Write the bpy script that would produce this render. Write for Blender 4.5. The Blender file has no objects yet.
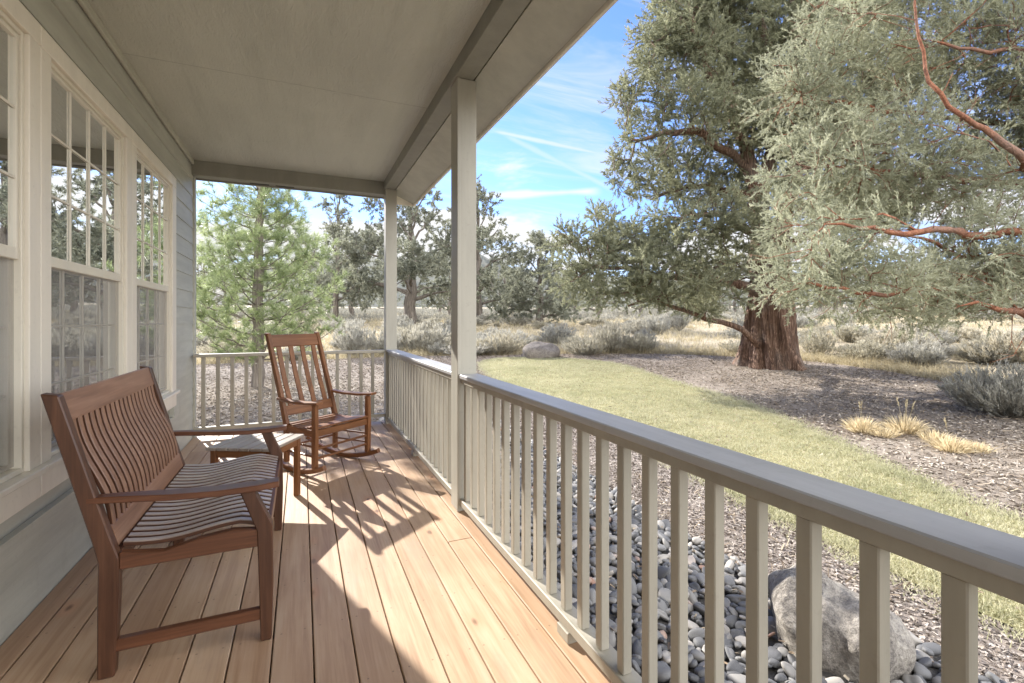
import bpy, bmesh, math, random
import numpy as np
from mathutils import Vector, Matrix

# ------------------------------------------------------------------ camera, world, sun, exposure
scn = bpy.context.scene
col = scn.collection
R = math.radians
FPX, VPX, HORY, EYE = 478.0, 301.5, 320.5, 1.30
TH = math.atan((512 - VPX) / FPX)
cs, sn = math.cos(TH), math.sin(TH)
cam = bpy.data.objects.new('camera', bpy.data.cameras.new('camera'))
col.objects.link(cam)
cam.data.sensor_width = 36
cam.data.lens = FPX * 36 / 1024
cam.data.shift_y = -(341.5 - HORY) / 1024
cam.data.clip_start, cam.data.clip_end = 0.05, 4000
cam.location = (0, 0, EYE)
cam.rotation_euler = (R(90), 0, -TH)
scn.camera = cam

SUN_EL, SUN_AZ = R(28.5), R(18)          # azimuth from +Y towards -X
sun_dir = Vector((-math.sin(SUN_AZ) * math.cos(SUN_EL), math.cos(SUN_AZ) * math.cos(SUN_EL), math.sin(SUN_EL)))
sun = bpy.data.objects.new('sun', bpy.data.lights.new('sun', 'SUN'))
col.objects.link(sun)
sun.data.energy = 2.6
sun.data.angle = R(0.5)
sun.data.color = (1.0, 0.95, 0.87)
sun.rotation_euler = sun_dir.to_track_quat('Z', 'Y').to_euler()

world = bpy.data.worlds.new('World')
scn.world = world
world.use_nodes = True
SKY_STRENGTH = 0.085
scn.view_settings.view_transform = 'Standard'
scn.view_settings.look = 'None'
scn.view_settings.gamma = 1.0
scn.view_settings.use_curve_mapping = False
scn.view_settings.exposure = 2.2
scn.cycles.max_bounces = 10
scn.cycles.diffuse_bounces = 6
scn.cycles.transparent_max_bounces = 24
scn.cycles.use_denoising = True


class NT:
    """small node-graph helper"""
    def __init__(s, tree):
        s.t = tree
        s.n = tree.nodes
        s.l = tree.links

    def node(s, typ, ins=None, **kw):
        nd = s.n.new(typ)
        for k, v in kw.items():
            setattr(nd, k, v)
        for k, v in (ins or {}).items():
            if isinstance(v, bpy.types.NodeSocket):
                s.l.new(v, nd.inputs[k])
            else:
                nd.inputs[k].default_value = v
        return nd

    def math(s, op, a, b=None, c=None, clamp=False):
        ins = {0: a}
        if b is not None: ins[1] = b
        if c is not None: ins[2] = c
        return s.node('ShaderNodeMath', ins, operation=op, use_clamp=clamp).outputs[0]

    def mix(s, f, a, b, blend='MIX'):
        m = s.node('ShaderNodeMix', data_type='RGBA', blend_type=blend)
        for idx, v in ((0, f), (6, a), (7, b)):
            if isinstance(v, bpy.types.NodeSocket): s.l.new(v, m.inputs[idx])
            else: m.inputs[idx].default_value = v if idx == 0 else (*v[:3], 1)
        return m.outputs[2]

    def ramp(s, f, *stops):
        r = s.node('ShaderNodeValToRGB', {0: f})
        e = r.color_ramp.elements
        while len(e) < len(stops): e.new(0.5)
        for k, (p, c) in enumerate(stops):
            e[k].position = p
            e[k].color = (*c, 1) if len(c) == 3 else c
        return r.outputs[0]

    def rng(s, v, a, b, c=0.0, d=1.0, smooth=True):
        return s.node('ShaderNodeMapRange', {0: v, 1: a, 2: b, 3: c, 4: d}, interpolation_type='SMOOTHSTEP' if smooth else 'LINEAR').outputs[0]

    def noise(s, vec, scale, detail=4, rough=0.55, dist=0.0):
        n = s.node('ShaderNodeTexNoise', {'Vector': vec, 'Scale': scale, 'Detail': detail, 'Roughness': rough, 'Distortion': dist})
        return n.outputs[0]

    def mapping(s, vec, scale=(1, 1, 1), loc=(0, 0, 0), rot=(0, 0, 0)):
        return s.node('ShaderNodeMapping', {'Vector': vec, 'Location': loc, 'Rotation': rot, 'Scale': scale}).outputs[0]


def build_world():
    g = NT(world.node_tree)
    g.n.clear()
    sky = g.node('ShaderNodeTexSky', sky_type='NISHITA', sun_disc=False)
    sky.sun_elevation = SUN_EL
    sky.sun_rotation = -SUN_AZ
    sky.altitude = 1000
    sky.air_density = 1.0
    sky.dust_density = 0.25
    sky.ozone_density = 3.0
    d = g.node('ShaderNodeTexCoord').outputs['Generated']
    xyz = g.node('ShaderNodeSeparateXYZ', {0: d})
    z = xyz.outputs[2]
    # clouds: layer projected on a plane overhead, so they flatten towards the horizon
    zz = g.math('ADD', g.math('MAXIMUM', z, 0.0), 0.12)
    px = g.math('DIVIDE', xyz.outputs[0], zz)
    py = g.math('DIVIDE', xyz.outputs[1], zz)
    pl = g.node('ShaderNodeCombineXYZ', {0: px, 1: py, 2: 0.0}).outputs[0]
    n1 = g.noise(g.mapping(pl, (0.55, 0.8, 1), (3.1, 1.7, 0)), 1.0, 7, 0.6, 0.4)
    low = g.rng(z, 0.34, 0.02)
    cov = g.math('ADD', n1, g.math('MULTIPLY', low, 0.28))
    puff = g.rng(cov, 0.59, 0.71)
    n2 = g.noise(g.mapping(pl, (0.5, 2.6, 1), (0, 0, 0), (0, 0, 0.6)), 0.9, 6, 0.65, 1.2)
    wisp = g.math('MULTIPLY', g.rng(n2, 0.44, 0.74), 0.6)
    # vapour trails: thin great-circle arcs
    def trail(p, q, w, a0):
        P, Q = pxdir(*p), pxdir(*q)
        nrm = P.cross(Q).normalized()
        mid = (P + Q).normalized()
        dist = g.math('ABSOLUTE', g.node('ShaderNodeVectorMath', {0: d, 1: nrm}, operation='DOT_PRODUCT').outputs['Value'])
        wob = g.noise(d, 9.0, 3)
        dist = g.math('ADD', dist, g.math('MULTIPLY', g.math('SUBTRACT', wob, 0.5), w * 1.6))
        band = g.rng(g.math('ABSOLUTE', dist), w, 0.0)
        ext = g.node('ShaderNodeVectorMath', {0: d, 1: mid}, operation='DOT_PRODUCT').outputs['Value']
        half = P.angle(Q) / 2
        return g.math('MULTIPLY', g.math('MULTIPLY', band, g.rng(ext, math.cos(half * 1.15), math.cos(half * 0.8))), a0)
    t1 = trail((494, 131), (606, 155), 0.006, 0.6)
    t2 = trail((505, 135), (610, 188), 0.008, 0.35)
    t3 = trail((480, 196), (596, 191), 0.011, 0.95)
    m = g.math('MAXIMUM', g.math('MAXIMUM', puff, wisp), g.math('MAXIMUM', g.math('MAXIMUM', t1, t2), t3), clamp=True)
    blue = g.mix(1.0, sky.outputs[0], (0.64, 0.70, 0.92), 'MULTIPLY')
    cloudc = g.mix(g.rng(n1, 0.5, 0.8), (2.7, 2.72, 2.8), (3.1, 3.1, 3.1))
    c = g.mix(m, blue, cloudc)
    # added bright cloud bank, unseen behind the camera, as soft fill for the shade
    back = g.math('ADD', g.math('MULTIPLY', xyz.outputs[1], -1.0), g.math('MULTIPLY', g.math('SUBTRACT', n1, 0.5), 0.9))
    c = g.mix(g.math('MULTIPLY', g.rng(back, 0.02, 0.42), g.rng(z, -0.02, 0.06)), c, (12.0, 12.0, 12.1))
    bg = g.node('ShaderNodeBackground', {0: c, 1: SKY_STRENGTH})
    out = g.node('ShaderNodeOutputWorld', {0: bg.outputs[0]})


def pxdir(px, py):
    a, b = (px - 512) / FPX, -(py - HORY) / FPX
    return Vector((a * cs + sn, -a * sn + cs, b)).normalized()


build_world()


# ------------------------------------------------------------------ placing helpers
def at(px, py, zc):
    """world point seen at pixel px, py and at depth zc metres"""
    a = (px - 512) / FPX * zc
    return np.array([a * cs + zc * sn, -a * sn + zc * cs, EYE - (py - HORY) / FPX * zc])


def zg(x, y):
    x = np.asarray(x, float); y = np.asarray(y, float)
    d = np.hypot(x, y)
    z = -.45 + .06 * np.clip(d - 6, 0, 24) + .03 * np.clip(d - 30, 0, 400)
    f = np.clip((d - 14) / 12, 0, 1)
    z = z + f * (.09 * np.sin(x * .31 + 1.3) * np.cos(y * .27) + .05 * np.sin(x * .83 - y * .6))
    return z


def on_ground(px, zc):
    p = at(px, 400, zc)
    return np.array([p[0], p[1], float(zg(p[0], p[1]))])


# ------------------------------------------------------------------ object helpers
def tag(o, label=None, cat=None, group=None, kind=None):
    if label: o['label'] = label
    if cat: o['category'] = cat
    if group: o['group'] = group
    if kind: o['kind'] = kind
    return o


def empty(name, loc=(0, 0, 0), rz=0.0, label=None, cat=None, group=None):
    o = bpy.data.objects.new(name, None)
    o.empty_display_size = 0.1
    o.location = loc
    o.rotation_euler = (0, 0, rz)
    col.objects.link(o)
    return tag(o, label, cat, group)


def link(name, me, parent=None, loc=None):
    o = bpy.data.objects.new(name, me)
    col.objects.link(o)
    if parent is not None: o.parent = parent
    if loc is not None: o.location = loc
    return o


def np_mesh(name, V, F, mat, tint=None, smooth=False):
    V = np.ascontiguousarray(V, np.float32).reshape(-1, 3)
    F = np.ascontiguousarray(F, np.int32)
    k = F.shape[1]
    me = bpy.data.meshes.new(name)
    me.vertices.add(len(V)); me.vertices.foreach_set('co', V.ravel())
    me.loops.add(F.size); me.loops.foreach_set('vertex_index', F.ravel())
    me.polygons.add(len(F))
    me.polygons.foreach_set('loop_start', np.arange(0, F.size, k, dtype=np.int32))
    try: me.polygons.foreach_set('loop_total', np.full(len(F), k, np.int32))
    except Exception: pass
    if smooth: me.polygons.foreach_set('use_smooth', np.ones(len(F), bool))
    if tint is not None:
        a = me.attributes.new('tint', 'FLOAT', 'POINT')
        a.data.foreach_set('value', np.ascontiguousarray(tint, np.float32))
    me.update(calc_edges=True)
    if mat: me.materials.append(mat)
    return me


class MB:
    """collects shapes, then links them as ONE mesh object"""
    def __init__(s):
        s.bm = bmesh.new()
        s.lay = s.bm.verts.layers.float.new('tint')

    def _add(s, tmp, M=None, tint=0.5):
        if M is not None: bmesh.ops.transform(tmp, matrix=M, verts=tmp.verts)
        mp = {}
        for v in tmp.verts:
            w = s.bm.verts.new(v.co); w[s.lay] = tint; mp[v] = w
        for f in tmp.faces:
            try: s.bm.faces.new([mp[v] for v in f.verts])
            except ValueError: pass
        tmp.free()

    def box(s, lo, hi, bev=0.0, M=None, tint=0.5, seg=1):
        lo, hi = Vector(lo), Vector(hi)
        t = bmesh.new()
        bmesh.ops.create_cube(t, size=1)
        d = hi - lo
        for v in t.verts: v.co = Vector((v.co.x * d.x, v.co.y * d.y, v.co.z * d.z)) + (lo + hi) / 2
        if bev: bmesh.ops.bevel(t, geom=t.edges[:] , offset=bev, segments=seg, affect='EDGES', profile=0.5)
        s._add(t, M, tint)
        return s

    def prism(s, poly, axis, a, b, bev=0.0, M=None, tint=0.5):
        """polygon in the two other axes, extruded along axis from a to b"""
        t = bmesh.new()
        def P(u, w, h):
            return {'y': (u, h, w), 'x': (h, u, w), 'z': (u, w, h)}[axis]
        v0 = [t.verts.new(P(u, w, a)) for u, w in poly]
        v1 = [t.verts.new(P(u, w, b)) for u, w in poly]
        n = len(poly)
        t.faces.new(v0); t.faces.new(v1[::-1])
        for i in range(n): t.faces.new((v0[i], v0[(i + 1) % n], v1[(i + 1) % n], v1[i]))
        bmesh.ops.recalc_face_normals(t, faces=t.faces)
        if bev: bmesh.ops.bevel(t, geom=t.edges[:], offset=bev, segments=1, affect='EDGES', clamp_overlap=True)
        s._add(t, M, tint)
        return s

    def sweep(s, path, wdir, w, th, taper=None, bev=0.0, tint=0.5):
        """rectangular section swept along a path; wdir is the direction of its width"""
        t = bmesh.new()
        path = [Vector(p) for p in path]
        wd = Vector(wdir).normalized()
        rings = []
        n = len(path)
        for i, p in enumerate(path):
            tan = (path[min(i + 1, n - 1)] - path[max(i - 1, 0)]).normalized()
            nr = tan.cross(wd).normalized()
            k = taper[i] if taper else 1.0
            a, b = wd * (w / 2 * k), nr * (th / 2)
            e = min(w * k, th) * 0.16
            ea, eb = wd * e, nr * e
            rings.append([t.verts.new(p + q) for q in (a + b - ea, a + b - eb, a - b + eb, a - b - ea, -a - b + ea, -a - b + eb, -a + b - eb, -a + b + ea)])
        for i in range(n - 1):
            for j in range(8):
                t.faces.new((rings[i][j], rings[i][(j + 1) % 8], rings[i + 1][(j + 1) % 8], rings[i + 1][j]))
        t.faces.new(rings[0][::-1]); t.faces.new(rings[-1])
        bmesh.ops.recalc_face_normals(t, faces=t.faces)
        s._add(t, None, tint)
        return s

    def rod(s, p, q, r, sides=10, tint=0.5):
        p, q = Vector(p), Vector(q)
        t = bmesh.new()
        bmesh.ops.create_cone(t, cap_ends=True, segments=sides, radius1=r, radius2=r, depth=(q - p).length)
        M = Matrix.Translation((p + q) / 2) @ (q - p).to_track_quat('Z', 'Y').to_matrix().to_4x4()
        s._add(t, M, tint)
        return s

    def mesh(s, name, mat):
        me = bpy.data.meshes.new(name)
        s.bm.to_mesh(me); s.bm.free()
        me.materials.append(mat)
        return me

    def build(s, name, mat, parent=None, loc=None):
        return link(name, s.mesh(name, mat), parent, loc)


# ------------------------------------------------------------------ materials
def mat(name):
    m = bpy.data.materials.new(name)
    m.use_nodes = True
    m.node_tree.nodes.clear()
    return m, NT(m.node_tree)


def finish(g, bsdf):
    g.node('ShaderNodeOutputMaterial', {0: bsdf})


def principled(g, colr, rough=0.6, bump=None, bstr=0.3, bdist=0.01, spec=0.4):
    ins = {'Base Color': colr if isinstance(colr, bpy.types.NodeSocket) else (*colr, 1), 'Roughness': rough, 'Specular IOR Level': spec}
    if bump is not None:
        ins['Normal'] = g.node('ShaderNodeBump', {'Height': bump, 'Strength': bstr, 'Distance': bdist}).outputs[0]
    return g.node('ShaderNodeBsdfPrincipled', ins).outputs[0]


def attr(g, n='tint'):
    return g.node('ShaderNodeAttribute', attribute_name=n).outputs['Fac']


def obj_co(g):
    return g.node('ShaderNodeTexCoord').outputs['Object']


def paint_mat(name, c, var=0.12, rough=0.55, grain=None, bstr=0.25, streak=(3, 3, 0.6)):
    m, g = mat(name)
    rnd = g.node('ShaderNodeObjectInfo').outputs['Random']
    co = g.node('ShaderNodeVectorMath', {0: obj_co(g), 1: g.node('ShaderNodeCombineXYZ', {0: g.math('MULTIPLY', rnd, 31.0), 1: g.math('MULTIPLY', rnd, 17.0), 2: g.math('MULTIPLY', rnd, 23.0)}).outputs[0]}, operation='ADD').outputs[0]
    n = g.noise(g.mapping(co, streak), 2.0, 5, 0.6)
    n2 = g.noise(co, 40, 3)
    lo = tuple(x * (1 - var) for x in c); hi = tuple(min(1, x * (1 + var)) for x in c)
    cc = g.mix(g.rng(n, 0.3, 0.7), lo, hi)
    cc = g.mix(g.math('MULTIPLY', g.rng(n2, 0.58, 0.75), 0.25), cc, tuple(x * 0.7 for x in c))
    dirt = g.noise(g.mapping(co, (7, 7, 2.2)), 1.6, 7, 0.7, 0.5)
    cc = g.mix(g.math('MULTIPLY', g.rng(dirt, 0.56, 0.72), var * 2.2, clamp=True), cc, (c[0] * .62, c[1] * .57, c[2] * .5))
    h = g.noise(g.mapping(co, grain or (60, 60, 60)), 1.0, 4, 0.6)
    finish(g, principled(g, cc, rough, h, bstr, 0.004))
    return m


def wood_mat(name, dark, mid, light, axis, rough=0.4, scale=1.0, knots=False, tintmix=0.0, spec=0.45, wear_shade_dir=None):
    m, g = mat(name)
    co = obj_co(g)
    t = attr(g)
    off = g.node('ShaderNodeCombineXYZ', {0: g.math('MULTIPLY', t, 17.3), 1: g.math('MULTIPLY', t, 7.1), 2: g.math('MULTIPLY', t, 11.7)}).outputs[0]
    co = g.node('ShaderNodeVectorMath', {0: co, 1: off}, operation='ADD').outputs[0]
    st = [26 * scale] * 3
    st['xyz'.index(axis)] = 1.5 * scale
    gr = g.noise(g.mapping(co, st), 1.0, 5, 0.62, 0.6)
    st2 = [110 * scale] * 3
    st2['xyz'.index(axis)] = 4 * scale
    fine = g.noise(g.mapping(co, st2), 1.0, 3, 0.6)
    big = g.noise(co, 2.2 * scale, 3)
    v = g.math('ADD', g.math('MULTIPLY', gr, 0.7), g.math('MULTIPLY', fine, 0.3))
    c = g.ramp(v, (0.28, dark), (0.5, mid), (0.72, light))
    c = g.mix(g.math('MULTIPLY', g.rng(big, 0.35, 0.7), 0.35), c, dark)
    if tintmix:
        c = g.mix(g.math('MULTIPLY', g.math('SUBTRACT', 1.0, t), tintmix), c, (dark[0] * .9, dark[1] * .78, dark[2] * .72))
        c = g.mix(g.math('MULTIPLY', g.rng(t, 0.7, 1.0), tintmix * 0.6), c, (light[0] * 1.05, light[1] * 1.02, light[2] * .98))
    if wear_shade_dir:                                                  # dark stained sides also paint in the gaps' shade; broad face worn, paler
        nd = g.node('ShaderNodeVectorMath', {0: g.node('ShaderNodeTexCoord').outputs['Normal'], 1: wear_shade_dir}, operation='DOT_PRODUCT').outputs['Value']
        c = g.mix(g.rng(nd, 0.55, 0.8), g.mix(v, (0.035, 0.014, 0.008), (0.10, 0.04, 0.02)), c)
    if knots:
        kst = [7.0] * 3
        kst['xyz'.index(axis)] = 3.2
        vo = g.node('ShaderNodeTexVoronoi', {'Vector': g.mapping(co, kst), 'Scale': 1.0, 'Randomness': 1.0})
        sel = g.rng(g.node('ShaderNodeSeparateColor', {0: vo.outputs['Color']}).outputs[0], 0.66, 0.68)
        kn = g.math('MULTIPLY', g.rng(g.math('ADD', vo.outputs['Distance'], g.math('MULTIPLY', fine, 0.05)), 0.16, 0.07), sel)
        halo = g.math('MULTIPLY', g.rng(vo.outputs['Distance'], 0.36, 0.12), sel)
        c = g.mix(g.math('MULTIPLY', halo, 0.4), c, mid[:1] + (mid[1] * .72, mid[2] * .6))
        c = g.mix(g.math('MULTIPLY', kn, 0.8), c, (dark[0] * .4, dark[1] * .33, dark[2] * .3))
        scuff = g.noise(g.mapping(co, (5, 1.3, 5)), 1.0, 6, 0.7)
        c = g.mix(g.math('MULTIPLY', g.rng(scuff, 0.52, 0.70), 0.5), c, (0.36, 0.27, 0.2))
    if knots:
        raw = g.node('ShaderNodeSeparateXYZ', {0: obj_co(g)})
        fx = g.math('MULTIPLY', g.math('SUBTRACT', g.math('ABSOLUTE', g.math('SUBTRACT', g.math('FRACT', g.math('DIVIDE', g.math('SUBTRACT', raw.outputs[0], 0.49), 0.149)), 0.5)), 0.3), 0.149)
        fy = g.math('MULTIPLY', g.math('SUBTRACT', g.math('FRACT', g.math('DIVIDE', raw.outputs[1], 0.4)), 0.5), 0.4)
        rr_ = g.math('SQRT', g.math('ADD', g.math('MULTIPLY', fx, fx), g.math('MULTIPLY', fy, fy)))
        c = g.mix(g.math('MULTIPLY', g.rng(rr_, 0.0048, 0.0032), 0.45), c, (0.07, 0.055, 0.045))
    finish(g, principled(g, c, g.rng(gr, 0.2, 0.8, rough * 0.85, rough * 1.2, False), v, 0.25, 0.003, spec))
    return m


def leaf_mat(name, dark, light, trans=0.35, tcol=None, rough=0.6):
    m, g = mat(name)
    t = attr(g)
    n = g.noise(obj_co(g), 1.3, 3)
    f = g.math('ADD', g.math('MULTIPLY', t, 0.75), g.math('MULTIPLY', n, 0.35), clamp=True)
    c = g.mix(f, dark, light)
    d = principled(g, c, rough, spec=0.25)
    tr = g.node('ShaderNodeBsdfTranslucent', {0: g.mix(0.5, c, tcol or light)}).outputs[0]
    finish(g, g.node('ShaderNodeMixShader', {0: trans, 1: d, 2: tr}).outputs[0])
    return m


def bark_mat(name, dark, mid, light, sc=(9, 9, 1.2)):
    m, g = mat(name)
    co = obj_co(g)
    n = g.noise(g.mapping(co, sc), 1.0, 6, 0.65, 0.8)
    n2 = g.noise(g.mapping(co, tuple(x * 4 for x in sc)), 1.0, 4, 0.6)
    big = g.noise(co, 0.9, 3)
    v = g.math('ADD', g.math('MULTIPLY', n, 0.65), g.math('MULTIPLY', n2, 0.35))
    c = g.ramp(v, (0.36, dark), (0.52, mid), (0.66, light))
    c = g.mix(g.math('MULTIPLY', g.rng(big, 0.45, 0.65), 0.5), c, g.mix(n2, (0.10, 0.085, 0.075), (0.27, 0.24, 0.21)))
    finish(g, principled(g, c, 0.85, v, 0.9, 0.03, 0.2))
    return m


def ground_mat(name, cols, scales=(0.5, 6, 60), bstr=0.6, bd=0.02):
    m, g = mat(name)
    co = obj_co(g)
    a = g.noise(co, scales[0], 5, 0.6)
    b = g.noise(co, scales[1], 6, 0.65)
    c = g.noise(co, scales[2], 4, 0.7)
    v = g.math('ADD', g.math('ADD', g.math('MULTIPLY', a, 0.35), g.math('MULTIPLY', b, 0.35)), g.math('MULTIPLY', c, 0.3))
    cc = g.ramp(v, (0.34, cols[0]), (0.5, cols[1]), (0.66, cols[2]))
    finish(g, principled(g, cc, 0.95, g.math('ADD', b, c), bstr, bd, 0.1))
    return m


M = {}
M['siding'] = paint_mat('painted_siding', (0.46, 0.465, 0.415), 0.10, 0.5, (7, 3, 90), 0.3, (2, 0.7, 6))
M['trim'] = paint_mat('cream_trim', (0.78, 0.735, 0.64), 0.05, 0.45, (50, 50, 50), 0.1)
M['post'] = paint_mat('post_paint', (0.37, 0.355, 0.305), 0.08, 0.5, (60, 60, 5), 0.2)
M['rail'] = paint_mat('rail_paint', (0.345, 0.32, 0.265), 0.10, 0.5, (50, 50, 6), 0.2)
M['cap'] = paint_mat('cap_paint', (0.39, 0.39, 0.395), 0.10, 0.42, (60, 5, 60), 0.25, (6, 0.8, 6))
M['dark_slot'] = paint_mat('dark_slot', (0.02, 0.02, 0.02))
M['wall_in'] = paint_mat('room_wall', (0.35, 0.33, 0.31))
M['vinyl'] = paint_mat('window_vinyl', (0.74, 0.70, 0.60), 0.03, 0.35, (50, 50, 50), 0.05)
M['roof'] = paint_mat('roof_shingle', (0.12, 0.11, 0.10), 0.2, 0.9)


def ceiling_mat():
    m, g = mat('ceiling_plywood')
    co = obj_co(g)
    n = g.noise(g.mapping(co, (9, 1.6, 3)), 1.0, 7, 0.72, 1.0)
    rough_patch = g.noise(g.mapping(co, (28, 9, 5)), 1.0, 5, 0.7, 1.6)
    big = g.noise(co, 0.8, 4)
    seam = g.math('ABSOLUTE', g.math('SUBTRACT', g.node('ShaderNodeSeparateXYZ', {0: co}).outputs[1], 3.91))
    strk = g.noise(g.mapping(co, (5.5, .55, 1)), 1.0, 5, 0.65, 0.4)
    sm = g.rng(seam, 0.007, 0.002)
    c = g.mix(g.rng(big, 0.3, 0.7), (0.50, 0.505, 0.445), (0.58, 0.585, 0.515))
    c = g.mix(g.math('MULTIPLY', g.rng(strk, 0.45, 0.7), 0.3), c, (0.66, 0.66, 0.58))
    c = g.mix(g.math('MULTIPLY', g.rng(strk, 0.46, 0.3), 0.25), c, (0.34, 0.34, 0.29))
    c = g.mix(g.math('MULTIPLY', g.rng(rough_patch, 0.52, 0.72), 0.3), c, (0.54, 0.54, 0.46))
    c = g.mix(g.math('MULTIPLY', sm, 0.35), c, (0.16, 0.15, 0.13))
    h = g.math('SUBTRACT', g.math('ADD', g.math('MULTIPLY', n, 0.4), rough_patch), g.math('MULTIPLY', sm, 1.0))
    finish(g, principled(g, c, 0.42, h, 0.6, 0.02, 0.5))
    return m


M['ceiling'] = ceiling_mat()
M['soffit'] = paint_mat('soffit_paint', (0.48, 0.475, 0.405), 0.08, 0.5, (70, 8, 10), 0.3)
M['beam'] = paint_mat('beam_shade_paint', (0.25, 0.245, 0.21), 0.08, 0.5, (70, 6, 70), 0.25)  # not a darker paint: the beam's shading is put into this colour
M['deck'] = wood_mat('cedar_deck', (0.32, 0.195, 0.115), (0.53, 0.37, 0.24), (0.64, 0.49, 0.35), 'y', 0.5, 0.8, True, 0.45, 0.35)
BR = ((0.045, 0.017, 0.008), (0.115, 0.044, 0.021), (0.20, 0.083, 0.04))
M['wood_x'] = wood_mat('bench_wood_x', *BR, 'x', 0.36)
M['wood_y'] = wood_mat('bench_wood_y', *BR, 'y', 0.36)
M['wood_z'] = wood_mat('bench_wood_z', (0.034, 0.014, 0.008), (0.085, 0.036, 0.019), (0.155, 0.07, 0.036), 'z', 0.36)
SR = ((0.15, 0.072, 0.042), (0.29, 0.155, 0.095), (0.42, 0.255, 0.17))
M['slat_x'] = wood_mat('worn_sheen_slat_x', (0.22, 0.17, 0.145), (0.38, 0.32, 0.28), (0.52, 0.46, 0.415), 'x', 0.34, wear_shade_dir=(0, 0, 1))  # pale grey tops: wear, plus sky sheen put into the colour
M['slat_y'] = wood_mat('worn_slat_y', *SR, 'y', 0.38)
M['slat_z'] = wood_mat('worn_shade_slat_z', *SR, 'z', 0.34, wear_shade_dir=(.97, 0, .25))
RC = ((0.10, 0.038, 0.014), (0.205, 0.083, 0.031), (0.32, 0.145, 0.058))
M['rock_x'] = wood_mat('rocker_wood_x', *RC, 'x', 0.36)
M['rock_y'] = wood_mat('rocker_wood_y', *RC, 'y', 0.36)
M['rock_z'] = wood_mat('rocker_wood_z', *RC, 'z', 0.36)
M['table_top'] = wood_mat('table_top_wood', (0.20, 0.16, 0.13), (0.34, 0.29, 0.25), (0.46, 0.41, 0.36), 'y', 0.4)

M['juniper'] = leaf_mat('juniper_leaf', (0.115, 0.125, 0.08), (0.36, 0.365, 0.245), 0.42, (0.38, 0.385, 0.23))
M['juniper_near'] = leaf_mat('near_juniper_leaf', (0.12, 0.135, 0.085), (0.52, 0.525, 0.38), 0.43, (0.51, 0.51, 0.36))
M['juniper_far'] = leaf_mat('far_juniper_leaf', (0.12, 0.13, 0.10), (0.32, 0.325, 0.25), 0.4, (0.30, 0.31, 0.22))
M['pine'] = leaf_mat('pine_needle', (0.12, 0.17, 0.07), (0.43, 0.48, 0.27), 0.45, (0.44, 0.52, 0.22), 0.4)
def sage_mat():
    m, g = mat('sage_leaf')
    t = attr(g)
    r = g.node('ShaderNodeObjectInfo').outputs['Random']
    hue = g.ramp(r, (0.0, (0.50, 0.485, 0.42)), (0.45, (0.60, 0.575, 0.50)), (0.75, (0.58, 0.54, 0.42)), (1.0, (0.66, 0.60, 0.46)))
    c = g.mix(t, g.mix(0.55, hue, (0.1, 0.095, 0.08)), hue)
    d = principled(g, c, 0.7, spec=0.2)
    tr = g.node('ShaderNodeBsdfTranslucent', {0: c}).outputs[0]
    finish(g, g.node('ShaderNodeMixShader', {0: 0.42, 1: d, 2: tr}).outputs[0])
    return m


M['sage'] = sage_mat()
M['sage_plain'] = leaf_mat('scrub_leaf', (0.10, 0.098, 0.085), (0.34, 0.325, 0.275), 0.35, (0.30, 0.29, 0.23))
M['straw'] = leaf_mat('dry_grass', (0.26, 0.215, 0.13), (0.60, 0.53, 0.37), 0.35, (0.6, 0.5, 0.3))
M['tuft'] = leaf_mat('tan_bunch_grass', (0.40, 0.32, 0.20), (0.76, 0.66, 0.46), 0.4, (0.8, 0.67, 0.42))
M['grass'] = leaf_mat('lawn_grass', (0.21, 0.225, 0.11), (0.62, 0.575, 0.42), 0.38, (0.50, 0.50, 0.28))
M['twig'] = bark_mat('grey_twig', (0.10, 0.085, 0.07), (0.19, 0.165, 0.14), (0.30, 0.27, 0.24))
M['bark'] = bark_mat('juniper_bark', (0.022, 0.015, 0.012), (0.15, 0.088, 0.06), (0.42, 0.30, 0.225), (17, 17, 0.9))
M['bark_red'] = bark_mat('red_juniper_bark', (0.11, 0.045, 0.028), (0.25, 0.105, 0.06), (0.38, 0.19, 0.12), (18, 18, 18))
M['bark_grey'] = bark_mat('grey_bark', (0.06, 0.05, 0.045), (0.14, 0.12, 0.10), (0.24, 0.21, 0.18))
M['pine_bark'] = bark_mat('pine_bark', (0.10, 0.085, 0.07), (0.21, 0.18, 0.155), (0.33, 0.29, 0.25))
M['field'] = ground_mat('dry_field', ((0.20, 0.165, 0.12), (0.36, 0.31, 0.225), (0.50, 0.44, 0.33)), (0.35, 3, 30))
M['mulch'] = ground_mat('bark_mulch', ((0.16, 0.13, 0.105), (0.32, 0.27, 0.225), (0.48, 0.42, 0.36)), (0.7, 14, 90), 1.0, 0.03)
M['gravel'] = ground_mat('fine_gravel', ((0.16, 0.13, 0.11), (0.33, 0.28, 0.245), (0.50, 0.44, 0.39)), (0.9, 18, 110), 1.0, 0.02)
M['turf'] = ground_mat('lawn_soil', ((0.17, 0.155, 0.075), (0.29, 0.265, 0.14), (0.40, 0.355, 0.21)), (0.6, 5, 60))
M['soil'] = ground_mat('pebble_soil', ((0.04, 0.038, 0.036), (0.09, 0.085, 0.08), (0.15, 0.14, 0.13)), (0.9, 9, 70))
M['hill'] = ground_mat('hill_scrub', ((0.06, 0.065, 0.06), (0.12, 0.125, 0.11), (0.22, 0.2, 0.17)), (0.012, 0.06, 0.3))


def chip_mat(name, a, b, c):
    m, g = mat(name)
    t = attr(g)
    cc = g.ramp(t, (0.0, a), (0.5, b), (1.0, c))
    finish(g, principled(g, cc, 0.9, spec=0.15))
    return m


M['chip'] = chip_mat('mulch_chip', (0.12, 0.098, 0.078), (0.34, 0.29, 0.24), (0.60, 0.54, 0.47))
M['gravel_chip'] = chip_mat('gravel_chip', (0.15, 0.125, 0.11), (0.36, 0.31, 0.27), (0.62, 0.56, 0.50))


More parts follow.
